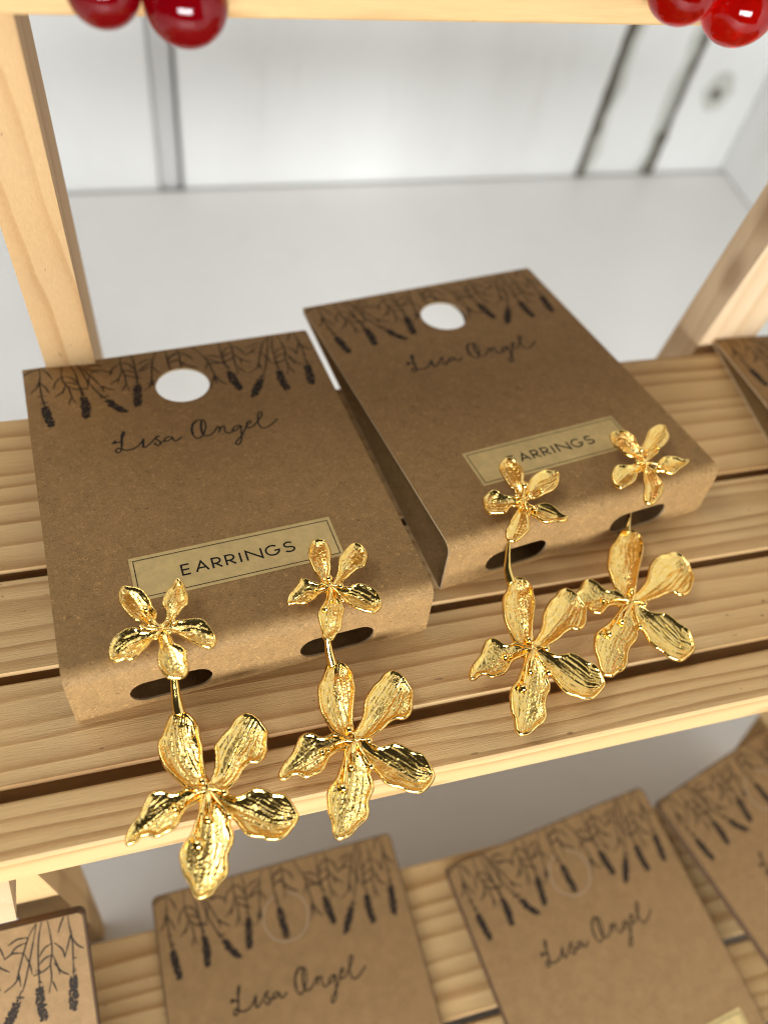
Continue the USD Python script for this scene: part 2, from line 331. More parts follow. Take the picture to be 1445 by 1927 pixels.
# ------------------------------------------------------------------ prints, in card coordinates (u across, v down from the top edge, mm)
SPRIGS = [[(3.6,0.6),(3.5,3.0),(3.2,5.4),(3.2,8.5),(3.3,11.6),(3.4,13.2)],[(3.6,0.8),(1.9,1.0),(0.6,1.8),(-0.0,2.6)],[(4.1,0.8),(5.1,2.5),(5.9,4.8)],[(3.1,5.0),(2.5,7.1),(1.2,8.5)],[(3.3,5.4),(4.3,7.5),(4.8,9.2)],[(8.2,0.2),(7.9,4.0),(8.1,6.5),(8.9,8.7),(9.2,11.5),(9.8,14.1)],[(9.2,11.9),(8.4,14.1)],[(7.9,4.2),(6.5,6.0),(5.8,8.3)],[(8.0,4.4),(9.5,5.0),(10.5,6.4),(11.1,8.1)],[(8.2,6.7),(9.8,7.1),(11.1,8.3)],[(8.7,8.0),(10.2,9.5),(11.6,9.7),(12.6,10.0)],[(8.4,7.3),(7.7,9.5),(5.8,11.2)],[(8.0,8.4),(7.5,10.4)],[(10.0,0.5),(10.8,4.0),(11.1,7.7),(11.3,10.6),(11.3,12.1)],[(11.4,0.5),(12.4,4.5),(13.0,7.9),(12.7,10.2)],[(10.9,0.6),(12.4,2.5),(13.6,5.3),(14.0,5.8),(14.9,8.1),(15.5,9.5)],[(12.9,2.4),(14.7,1.9),(16.7,2.7)],[(13.9,4.7),(15.7,4.0),(18.2,5.4),(17.9,6.4)],[(13.3,2.9),(15.6,4.8)],[(15.5,9.6),(16.8,10.8),(18.3,11.9)],[(15.8,10.1),(15.9,11.8)],[(13.6,5.7),(13.0,8.3)],[(13.1,7.1),(14.0,10.2),(14.9,12.4),(15.3,13.7)],[(21.0,-0.0),(20.7,2.4),(20.7,4.9),(21.0,7.1),(20.9,9.9),(21.2,12.6)],[(20.8,10.3),(19.7,12.5)],[(20.7,2.6),(18.8,4.2),(17.9,6.4)],[(20.8,2.5),(22.4,3.4),(23.5,6.0)],[(20.7,5.3),(22.3,6.0),(23.5,7.0)],[(20.9,6.9),(22.5,8.1),(24.3,9.1)],[(20.6,5.5),(19.6,7.9),(17.6,9.5)],[(19.9,7.2),(19.1,9.5)],[(23.3,0.0),(23.6,3.3),(23.5,7.0),(23.2,9.8)],[(29.1,0.0),(27.9,2.9),(27.1,6.0),(26.5,9.5),(25.8,12.1),(24.2,13.6)],[(26.5,9.9),(26.5,12.3)],[(27.8,2.8),(25.7,3.1),(24.2,4.1)],[(27.4,3.8),(25.7,5.0),(24.0,6.5)],[(27.0,5.6),(25.8,6.0),(24.2,6.6)],[(27.3,5.7),(28.5,8.3)],[(31.2,-0.0),(31.0,3.0),(30.9,6.7),(31.3,11.2)],[(33.7,1.8),(31.9,2.6),(31.1,4.3)],[(33.5,4.3),(31.8,4.7),(31.0,5.5)],[(33.6,0.0),(33.9,2.5),(33.6,5.0),(33.6,6.2),(33.3,9.1)],[(33.8,1.6),(32.1,2.8)],[(33.5,4.5),(31.7,4.8)],[(34.1,1.9),(35.6,3.2),(36.5,5.2)],[(33.7,5.0),(34.6,6.8)],[(33.8,6.1),(35.3,7.2),(37.0,8.3)],[(37.2,0.2),(39.1,4.7),(39.7,7.2),(39.9,10.2),(40.0,11.9),(38.4,16.3)],[(40.1,11.9),(40.8,14.2),(42.0,15.8)],[(40.1,12.4),(39.8,15.1)],[(39.3,4.5),(41.2,4.7),(42.7,6.0)],[(39.5,5.3),(41.2,7.0),(43.0,8.4)],[(39.6,7.4),(41.3,7.7),(43.1,8.0)],[(39.4,7.3),(38.5,9.4)],[(43.6,-0.1),(43.3,3.1),(43.1,6.5),(43.2,8.7),(43.5,10.1)],[(45.7,0.1),(46.1,2.6),(45.8,5.6),(45.5,8.5),(45.3,12.5)],[(45.9,2.4),(44.4,3.2),(43.4,4.9)],[(45.9,4.6),(44.2,5.1),(43.2,6.1)],[(45.7,6.0),(44.8,7.2),(43.5,7.3)],[(46.3,2.3),(47.7,3.8),(48.4,6.2)],[(46.0,5.2),(47.0,7.7),(47.0,9.0)],[(46.3,6.4),(47.5,8.0),(49.0,9.2)],[(45.8,10.1),(46.8,12.5)],[(55.7,0.1),(53.7,2.7),(52.1,6.2),(50.9,9.3),(50.0,11.6),(47.6,13.1)],[(53.3,3.0),(51.3,2.9),(49.5,3.7)],[(52.9,4.0),(50.9,4.5),(49.5,5.9)],[(52.1,6.0),(50.1,5.6),(48.4,6.4)],[(52.3,6.3),(53.1,8.6),(53.3,10.7)],[(50.8,10.1),(50.8,12.6)],[(55.3,0.9),(53.7,6.2),(51.9,11.7),(51.0,13.9)],[(56.7,-0.5),(55.4,4.1),(54.7,9.6),(54.6,12.5)],[(57.5,-0.3),(57.8,3.0),(57.8,6.6),(57.1,9.8),(57.0,12.4),(56.1,15.5)],[(58.0,5.3),(56.3,6.1),(55.2,7.5)],[(57.6,7.8),(56.1,8.2),(54.9,9.2)],[(57.1,9.8),(55.7,10.7),(53.6,11.2)],[(58.4,5.4),(59.8,7.2),(60.1,9.0)],[(57.8,7.9),(58.4,10.2),(58.7,12.2)],[(57.8,9.6),(59.1,11.7),(60.5,12.8)],[(57.1,13.3),(57.7,15.5)],[(61.7,-0.2),(61.8,2.8),(62.0,5.6),(61.8,8.6),(61.4,12.4)],[(61.3,-0.1),(60.3,1.5),(59.4,3.5)],[(61.7,-0.2),(63.9,0.0),(65.2,1.3)],[(62.0,5.1),(62.8,6.9),(64.0,8.0)],[(62.1,3.8),(60.1,9.0)]]
BLOOMS = [[(3.6,14.0),(3.8,17.0),(4.3,20.1)],[(11.6,13.0),(11.6,16.0),(11.4,19.3)],[(16.3,14.8),(17.6,17.4),(19.2,19.4)],[(23.1,11.3),(22.6,14.7),(22.1,18.2)],[(31.3,11.1),(31.5,14.6),(31.8,18.1)],[(43.6,11.7),(43.8,15.1),(44.5,17.9)],[(49.6,16.0),(48.3,18.5),(46.9,21.0)],[(54.4,14.1),(54.2,17.4),(54.5,20.7)],[(61.3,13.7),(60.9,16.9),(60.4,20.2)]]
BUDS = [(3.3,10.1),(3.6,12.5),(11.3,11.5),(11.3,9.4),(16.2,13.4),(15.3,13.7),(23.3,8.2),(23.1,10.3),(3.2,6.0),(15.8,10.1),(26.2,11.1),(26.0,11.8),(43.1,7.8),(43.6,9.9),(50.0,14.9),(50.6,15.1),(54.6,10.4),(54.6,12.7),(61.8,5.1),(61.7,9.5),(61.5,12.2),(50.5,11.1),(40.1,13.2),(31.1,9.7)]
SCRIPT = [[(15.34,28.62),(15.75,28.86),(16.1,28.47),(15.9,28.14),(15.75,28.55),(16.44,28.76),(17.08,28.65)],[(17.08,28.65),(17.72,27.22),(18.13,26.1),(17.96,25.81),(17.58,26.4),(17.26,28.24),(17.01,30.08),(16.72,31.32),(16.16,31.79),(15.72,31.39),(15.85,30.79),(16.34,30.45),(16.79,30.77),(17.7,31.42),(18.94,31.42),(20.14,30.84),(21.05,29.77),(21.6,28.97),(21.24,30.21),(21.14,31.33),(21.54,31.53),(22.23,31.09),(23.27,30.06),(24.2,28.98),(24.72,28.94),(24.02,29.32),(24.17,29.95),(24.6,30.46),(24.57,31.41),(24.03,31.63),(23.49,31.09),(23.67,30.76)],[(24.61,31.16),(25.32,30.68),(25.77,30.24)],[(27.23,29.9),(26.52,29.57),(25.8,30.05),(25.62,30.69),(26.05,30.82),(26.74,30.53),(27.33,30.05),(27.34,30.71),(27.64,31.19),(28.31,31.0),(29.06,30.34)],[(34.25,26.17),(33.37,25.98),(32.32,26.68),(31.58,28.26),(31.43,29.99),(31.83,31.29),(32.4,31.65),(33.27,31.14),(34.02,29.98),(34.6,28.37),(34.65,26.77),(34.38,26.17),(33.84,26.93),(33.47,28.83),(33.42,30.4),(33.9,31.25),(34.93,31.24),(36.01,30.39),(36.92,29.15),(37.26,29.37),(37.11,30.12),(36.83,30.83)],[(36.95,30.47),(37.63,29.48),(38.2,29.26),(38.28,29.88),(38.13,30.83),(38.48,31.61),(39.27,31.57),(39.93,30.97)],[(41.59,29.99),(40.83,29.85),(40.0,30.4),(39.76,31.12),(40.25,31.27),(41.03,30.71),(41.74,29.92),(41.41,31.62),(41.06,33.49),(40.45,35.06),(39.67,35.63),(39.4,35.12),(39.8,34.47),(40.98,33.27),(42.14,31.64),(43.02,30.1),(43.77,29.72),(44.04,29.12),(43.53,29.04),(43.01,29.9),(42.97,30.89),(43.56,31.15),(44.5,30.55),(45.39,29.6),(46.5,28.3),(47.03,27.22),(46.73,26.8),(46.11,27.36),(45.6,29.26),(45.49,30.85),(45.8,31.75),(46.52,32.04),(47.72,31.52),(48.87,30.65),(49.71,29.97)]]
THICK = [[(33.08,26.1),(32.09,27.21),(31.61,28.66),(31.56,30.03)],[(34.03,26.59),(33.52,28.84),(33.51,30.34)],[(17.51,26.77),(17.31,28.26),(17.08,29.91)],[(21.46,29.2),(21.17,31.15)]]
LARGE = [{'hub':(-0.06,39.4),'z':4.6,'petals':[[(-3.73,1.52),(-4.96,3.12),(-6.24,5.04),(-6.91,7.26),(-6.86,9.24),(-6.0,10.5),(-5.24,12.26),(-4.48,13.8),(-3.1,14.17),(-1.85,13.7),(-0.84,12.29),(-0.29,10.62),(-0.28,8.75),(-0.09,7.08),(-0.21,5.92),(-0.29,4.55),(-0.16,2.47),(0.13,1.73),(-0.22,0.56),(-1.68,0.56),(-2.92,1.01)],[(0.03,0.96),(0.78,1.65),(1.57,3.05),(1.94,4.92),(2.01,6.53),(2.59,7.33),(3.69,8.43),(4.94,9.44),(6.05,10.81),(7.42,11.65),(8.66,11.39),(9.8,10.36),(10.46,9.01),(10.95,7.65),(10.53,5.84),(10.3,4.63),(9.61,3.46),(8.44,2.82),(7.3,3.03),(6.01,2.27),(4.88,0.93),(3.27,-0.29),(1.86,-0.54),(0.48,-0.14)],[(0.67,-0.29),(1.86,-0.54),(3.04,-1.49),(4.47,-2.08),(6.12,-1.74),(7.34,-1.36),(8.82,-1.86),(10.25,-2.82),(11.72,-3.31),(12.57,-4.33),(13.27,-6.11),(13.4,-7.27),(12.3,-8.54),(10.36,-9.87),(8.39,-9.8),(7.29,-9.2),(5.8,-8.74),(4.76,-7.95),(3.93,-6.36),(3.09,-5.04),(1.81,-3.09),(0.57,-1.36)],[(-1.15,-0.62),(-1.41,-1.51),(-1.8,-3.11),(-2.71,-4.98),(-3.41,-6.32),(-4.82,-7.81),(-5.45,-9.12),(-5.37,-11.05),(-5.13,-12.22),(-4.48,-13.55),(-4.19,-14.98),(-3.42,-15.84),(-2.39,-15.74),(-1.38,-15.34),(-0.37,-14.36),(0.69,-13.67),(1.29,-12.71),(1.38,-11.23),(1.75,-10.11),(2.67,-8.65),(2.76,-7.31),(2.5,-6.09),(2.7,-4.98),(1.99,-3.64),(1.24,-1.9),(0.66,-0.64)],[(-1.14,0.43),(-2.34,0.86),(-3.6,1.01),(-4.73,0.57),(-5.87,0.61),(-6.84,1.17),(-8.2,1.45),(-9.29,0.94),(-10.02,-0.27),(-10.69,-1.51),(-11.56,-2.38),(-12.63,-3.45),(-13.3,-4.74),(-13.15,-5.68),(-12.18,-5.61),(-11.16,-4.98),(-9.98,-4.91),(-8.79,-5.53),(-7.52,-5.23),(-6.12,-4.86),(-5.22,-4.01),(-4.26,-2.61),(-3.02,-1.77),(-1.87,-1.32),(-0.8,-0.8)]],'axes':[[(-1.12,0.67),(-1.94,3.2),(-3.02,6.1),(-3.31,10.84),(-2.88,13.27)],[(0.31,0.24),(2.97,2.21),(5.52,5.8),(7.88,8.78),(9.16,10.37)],[(0.85,-0.89),(3.41,-3.06),(6.57,-5.17),(9.5,-7.28),(12.25,-7.97)],[(-0.09,-0.84),(-0.05,-3.76),(-1.1,-8.56),(-2.51,-12.96),(-3.27,-15.39)],[(-0.98,-0.15),(-3.37,-0.69),(-6.12,-1.73),(-9.85,-3.55),(-12.74,-5.14)]],'veins':[[(0.0,-0.0),(-0.18,0.85),(-0.58,1.56)],[(0.0,-0.0),(1.27,-0.29),(2.54,-0.97)],[(-0.09,-0.07),(-1.51,-0.1),(-2.99,-0.6),(-4.35,-1.35)],[(-0.1,-0.16),(-0.26,-2.01),(-0.54,-4.3)],[(0.13,-0.21),(0.02,-2.03),(-0.15,-3.75)],[(0.37,-0.46),(1.43,-2.66),(2.62,-4.7)],[(-0.27,-0.62),(-1.2,-2.74),(-1.71,-4.83),(-2.52,-7.84)]],'beads':[(-0.67,1.64,0.78),(2.54,-0.97,0.73),(-0.6,-4.49,0.77),(2.71,-4.8,0.71),(-2.55,-8.03,0.93),(-5.43,-1.62,0.65),(-4.36,-1.44,0.5)]},{'hub':(25.26,42.61),'z':4.2,'petals':[[(-3.36,2.58),(-4.04,4.43),(-4.6,6.48),(-4.49,8.73),(-4.01,10.74),(-3.04,12.04),(-2.2,13.6),(-1.42,14.86),(-0.12,15.16),(1.05,14.83),(1.95,13.78),(2.38,12.49),(2.25,11.01),(2.16,9.31),(1.41,6.93),(0.8,5.19),(0.31,3.04),(0.41,2.21),(-0.13,0.72),(-1.64,1.03),(-2.73,1.85)],[(0.19,1.25),(1.08,2.08),(2.16,3.28),(2.92,4.76),(3.4,6.33),(4.32,7.62),(5.67,8.94),(7.01,9.76),(8.25,10.93),(9.64,11.42),(10.76,10.88),(11.69,9.61),(12.13,8.11),(12.4,6.66),(11.77,4.88),(11.38,3.69),(10.53,2.62),(9.28,2.15),(8.14,2.48),(6.58,1.97),(5.13,1.05),(3.35,0.31),(1.84,-0.18),(0.47,-0.1)],[(0.64,-0.23),(1.84,-0.18),(2.81,-1.07),(3.99,-1.91),(5.58,-1.94),(6.79,-1.89),(8.19,-2.68),(9.48,-3.84),(10.9,-4.53),(11.59,-5.65),(12.07,-7.5),(12.09,-8.66),(11.02,-9.77),(9.15,-10.78),(7.11,-10.35),(5.96,-9.54),(4.39,-8.83),(3.36,-7.95),(2.66,-6.48),(2.0,-5.19),(1.14,-3.08),(0.28,-1.34)],[(-1.37,-0.41),(-1.84,-1.19),(-2.48,-2.71),(-3.53,-4.41),(-4.27,-5.58),(-5.67,-6.77),(-6.38,-7.92),(-6.7,-9.85),(-6.78,-11.1),(-6.55,-12.58),(-6.7,-14.13),(-6.18,-15.12),(-5.08,-15.1),(-3.89,-14.75),(-2.55,-13.81),(-1.28,-13.2),(-0.5,-12.29),(-0.26,-10.89),(0.18,-9.88),(1.16,-8.61),(1.37,-7.34),(1.27,-6.18),(1.63,-5.11),(1.19,-3.67),(0.85,-1.85),(0.55,-0.61)],[(-1.11,0.72),(-2.21,1.55),(-3.39,1.99),(-4.63,1.65),(-5.77,1.78),(-6.61,2.45),(-7.89,2.81),(-9.04,2.35),(-9.94,1.17),(-10.74,-0.03),(-11.65,-0.8),(-12.75,-1.71),(-13.53,-2.86),(-13.51,-3.8),(-12.6,-3.9),(-11.58,-3.46),(-10.48,-3.6),(-9.42,-4.39),(-8.15,-4.19),(-6.77,-3.92),(-5.85,-3.16),(-4.8,-1.84),(-3.49,-1.15),(-2.27,-0.91),(-1.04,-0.67)]],'axes':[[(-1.05,1.01),(-1.13,4.15),(-1.01,7.83),(-0.47,12.61),(0.04,14.47)],[(0.37,0.32),(3.46,2.4),(6.8,5.23),(9.65,8.27),(11.09,9.72)],[(0.69,-0.83),(2.73,-3.02),(5.44,-5.53),(8.33,-8.06),(10.98,-9.19)],[(-0.29,-0.83),(-0.84,-3.63),(-2.34,-8.04),(-4.41,-12.15),(-5.9,-14.66)],[(-1.08,0.02),(-3.61,0.05),(-6.48,-0.72),(-10.22,-2.24),(-13.05,-3.34)]],'veins':[[(0.0,0.0),(-0.04,1.1),(-0.32,2.06)],[(0.0,0.0),(1.27,-0.06),(2.45,-0.5)],[(-0.12,-0.08),(-1.62,0.23),(-3.22,0.07),(-4.7,-0.5)],[(-0.14,-0.17),(-0.74,-1.91),(-1.4,-4.09)],[(0.09,-0.22),(-0.46,-1.97),(-0.94,-3.61)],[(0.29,-0.46),(0.86,-2.63),(1.6,-4.82)],[(-0.43,-0.6),(-1.84,-2.46),(-2.57,-4.42),(-3.56,-7.13)]],'beads':[(-0.39,2.17,0.77),(2.45,-0.5,0.67),(-1.48,-4.27,0.76),(1.67,-4.93,0.68),(-3.6,-7.31,0.85),(-5.8,-0.67,0.64),(-4.72,-0.6,0.49)]},{'hub':(62.06,52.59),'z':5.4,'petals':[[(-2.97,2.5),(-3.28,4.55),(-3.39,6.83),(-2.83,9.24),(-2.02,11.31),(-0.88,12.59),(0.14,14.15),(1.05,15.41),(2.34,15.63),(3.42,15.21),(4.17,14.07),(4.44,12.71),(4.14,11.17),(3.83,9.4),(2.68,6.92),(1.8,5.1),(0.97,2.9),(0.94,2.09),(0.01,0.67),(-1.46,0.9),(-2.44,1.72)],[(0.48,1.19),(1.62,2.02),(2.94,3.25),(3.9,4.74),(4.56,6.31),(5.67,7.62),(7.19,8.96),(8.59,9.75),(9.9,10.9),(11.3,11.35),(12.4,10.77),(13.29,9.47),(13.68,7.98),(13.9,6.53),(13.14,4.81),(12.65,3.67),(11.68,2.64),(10.34,2.22),(9.17,2.59),(7.46,2.09),(5.8,1.18),(3.78,0.47),(2.01,-0.09),(0.49,-0.07)],[(0.65,-0.19),(2.01,-0.09),(2.94,-1.03),(4.08,-2.05),(5.76,-2.2),(7.05,-2.19),(8.4,-3.12),(9.57,-4.41),(10.92,-5.1),(11.44,-6.26),(11.61,-8.12),(11.43,-9.25),(10.12,-10.33),(8.03,-11.35),(6.07,-11.19),(5.07,-10.57),(3.64,-9.9),(2.72,-8.88),(2.1,-7.04),(1.49,-5.51),(0.85,-3.15),(0.14,-1.33)],[(-1.37,-0.48),(-1.88,-1.24),(-2.67,-2.63),(-3.91,-4.17),(-4.79,-5.3),(-6.33,-6.59),(-7.2,-7.83),(-7.76,-9.82),(-7.99,-11.07),(-7.93,-12.56),(-8.24,-14.09),(-7.86,-15.12),(-6.83,-15.24),(-5.68,-15.06),(-4.31,-14.29),(-3.01,-13.79),(-2.09,-12.81),(-1.55,-10.94),(-0.87,-9.56),(0.4,-8.12),(0.73,-7.18),(0.68,-6.2),(1.12,-5.32),(0.83,-3.77),(0.68,-1.85),(0.5,-0.57)],[(-0.98,0.62),(-1.96,1.4),(-3.08,1.91),(-4.31,1.74),(-5.35,2.08),(-6.02,2.92),(-7.16,3.5),(-8.3,3.13),(-9.31,1.93),(-10.23,0.69),(-11.2,-0.12),(-12.39,-1.12),(-13.3,-2.39),(-13.41,-3.38),(-12.53,-3.44),(-11.48,-2.93),(-10.43,-3.03),(-9.5,-3.84),(-8.28,-3.7),(-6.95,-3.53),(-5.97,-2.84),(-4.81,-1.65),(-3.47,-1.11),(-2.26,-0.97),(-1.09,-0.72)]],'axes':[[(-0.87,0.9),(-0.38,4.02),(0.43,7.96),(1.7,13.0),(2.41,14.91)],[(0.46,0.33),(4.2,2.5),(8.0,5.3),(11.15,8.22),(12.67,9.61)],[(0.63,-0.8),(2.53,-3.25),(5.1,-6.5),(7.69,-8.93),(10.19,-9.79)],[(-0.38,-0.83),(-1.2,-3.53),(-3.21,-7.62),(-5.86,-12.28),(-7.54,-14.69)],[(-1.05,-0.05),(-3.49,0.05),(-6.29,-0.34),(-10.0,-1.62),(-12.9,-2.88)]],'veins':[[(0.0,-0.0),(0.19,1.03),(0.11,1.92)],[(0.0,-0.0),(1.39,0.0),(2.64,-0.4)],[(-0.13,-0.08),(-1.54,0.14),(-3.11,0.03),(-4.59,-0.36)],[(-0.16,-0.17),(-0.91,-1.91),(-1.79,-3.93)],[(0.06,-0.21),(-0.65,-1.97),(-1.28,-3.51)],[(0.24,-0.43),(0.61,-2.66),(1.12,-5.02)],[(-0.5,-0.62),(-2.02,-2.42),(-2.97,-4.19),(-4.32,-6.82)]],'beads':[(0.06,2.03,0.8),(2.64,-0.4,0.73),(-1.88,-4.08,0.72),(1.18,-5.15,0.76),(-4.38,-7.0,0.82),(-5.64,-0.38,0.62),(-4.61,-0.45,0.48)]},{'hub':(86.86,59.18),'z':3.6,'petals':[[(-2.08,3.76),(-2.01,6.06),(-1.8,8.4),(-0.75,10.61),(0.63,12.7),(2.31,14.04),(3.85,15.58),(5.16,16.71),(6.72,16.79),(7.94,16.29),(8.66,15.21),(8.79,14.04),(8.24,12.8),(7.57,11.18),(5.55,8.22),(4.04,6.0),(2.45,3.4),(2.09,2.4),(0.39,0.81),(-1.03,1.54),(-1.75,2.76)],[(1.15,1.34),(2.7,2.15),(4.49,3.39),(5.99,5.03),(7.23,6.88),(8.83,8.2),(10.75,9.09),(12.32,9.18),(13.89,9.64),(15.33,9.34),(16.18,8.21),(16.59,6.5),(16.44,4.79),(16.13,3.2),(14.81,1.6),(13.93,0.51),(12.59,-0.31),(11.09,-0.34),(10.07,0.49),(8.13,0.61),(6.06,0.15),(3.8,-0.15),(1.89,-0.48),(0.45,-0.19)],[(0.54,-0.37),(1.89,-0.48),(2.32,-1.65),(3.01,-2.89),(4.56,-3.31),(5.83,-3.58),(6.96,-4.84),(7.87,-6.4),(9.17,-7.45),(9.45,-8.73),(9.2,-10.68),(8.74,-11.89),(7.05,-12.93),(4.53,-13.75),(2.52,-12.75),(1.66,-11.52),(0.39,-10.18),(-0.24,-8.85),(-0.37,-7.27),(-0.59,-5.95),(-0.55,-3.5),(-0.53,-1.44)],[(-1.66,-0.0),(-2.57,-0.59),(-3.92,-1.79),(-5.74,-2.97),(-7.1,-3.83),(-9.12,-4.62),(-10.48,-5.59),(-11.45,-7.53),(-11.78,-8.83),(-11.84,-10.5),(-12.11,-12.11),(-11.86,-13.38),(-11.08,-13.83),(-10.19,-13.95),(-9.0,-13.45),(-7.76,-13.22),(-6.67,-12.35),(-5.62,-10.44),(-4.45,-9.11),(-2.53,-7.85),(-1.88,-7.09),(-1.65,-6.34),(-0.94,-5.71),(-0.78,-4.13),(-0.22,-2.12),(0.2,-0.75)],[(-0.67,1.07),(-1.34,2.26),(-2.39,3.15),(-3.83,3.41),(-4.9,4.19),(-5.53,5.35),(-6.68,6.43),(-7.78,6.49),(-8.68,5.62),(-9.48,4.67),(-10.4,4.21),(-11.68,3.67),(-12.8,2.72),(-13.05,1.7),(-12.06,1.21),(-10.78,1.27),(-9.66,0.64),(-9.03,-0.68),(-8.29,-0.99),(-7.54,-1.26),(-6.65,-0.86),(-5.35,0.01),(-4.0,0.12),(-2.81,-0.16),(-1.49,-0.38)]],'axes':[[(-0.41,1.35),(1.33,4.97),(3.17,9.47),(5.59,14.53),(6.71,16.15)],[(0.64,0.27),(5.25,2.12),(10.11,4.17),(14.18,6.13),(16.06,6.9)],[(0.21,-1.02),(1.11,-3.9),(2.74,-7.31),(4.78,-10.6),(7.26,-12.28)],[(-0.83,-0.77),(-2.83,-3.29),(-6.54,-6.65),(-10.18,-10.83),(-11.59,-13.0)],[(-1.1,0.33),(-3.54,1.34),(-6.16,1.97),(-9.17,2.03),(-12.41,2.02)]],'veins':[[(0.0,0.0),(0.77,1.21),(1.15,2.35)],[(0.0,0.0),(1.35,-0.28),(2.32,-0.93)],[(-0.17,-0.05),(-1.51,0.72),(-3.17,1.18),(-4.72,1.3)],[(-0.26,-0.14),(-1.88,-1.7),(-3.59,-3.48)],[(-0.05,-0.25),(-1.63,-1.85),(-2.91,-3.23)],[(0.01,-0.54),(-0.62,-2.95),(-0.85,-5.43)],[(-0.84,-0.5),(-3.21,-1.81),(-4.89,-3.32),(-7.43,-5.52)]],'beads':[(1.14,2.49,0.83),(2.32,-0.93,0.66),(-3.75,-3.6,0.8),(-0.82,-5.57,0.74),(-7.57,-5.69,0.89),(-5.64,1.68,0.62),(-4.78,1.22,0.49)]}]
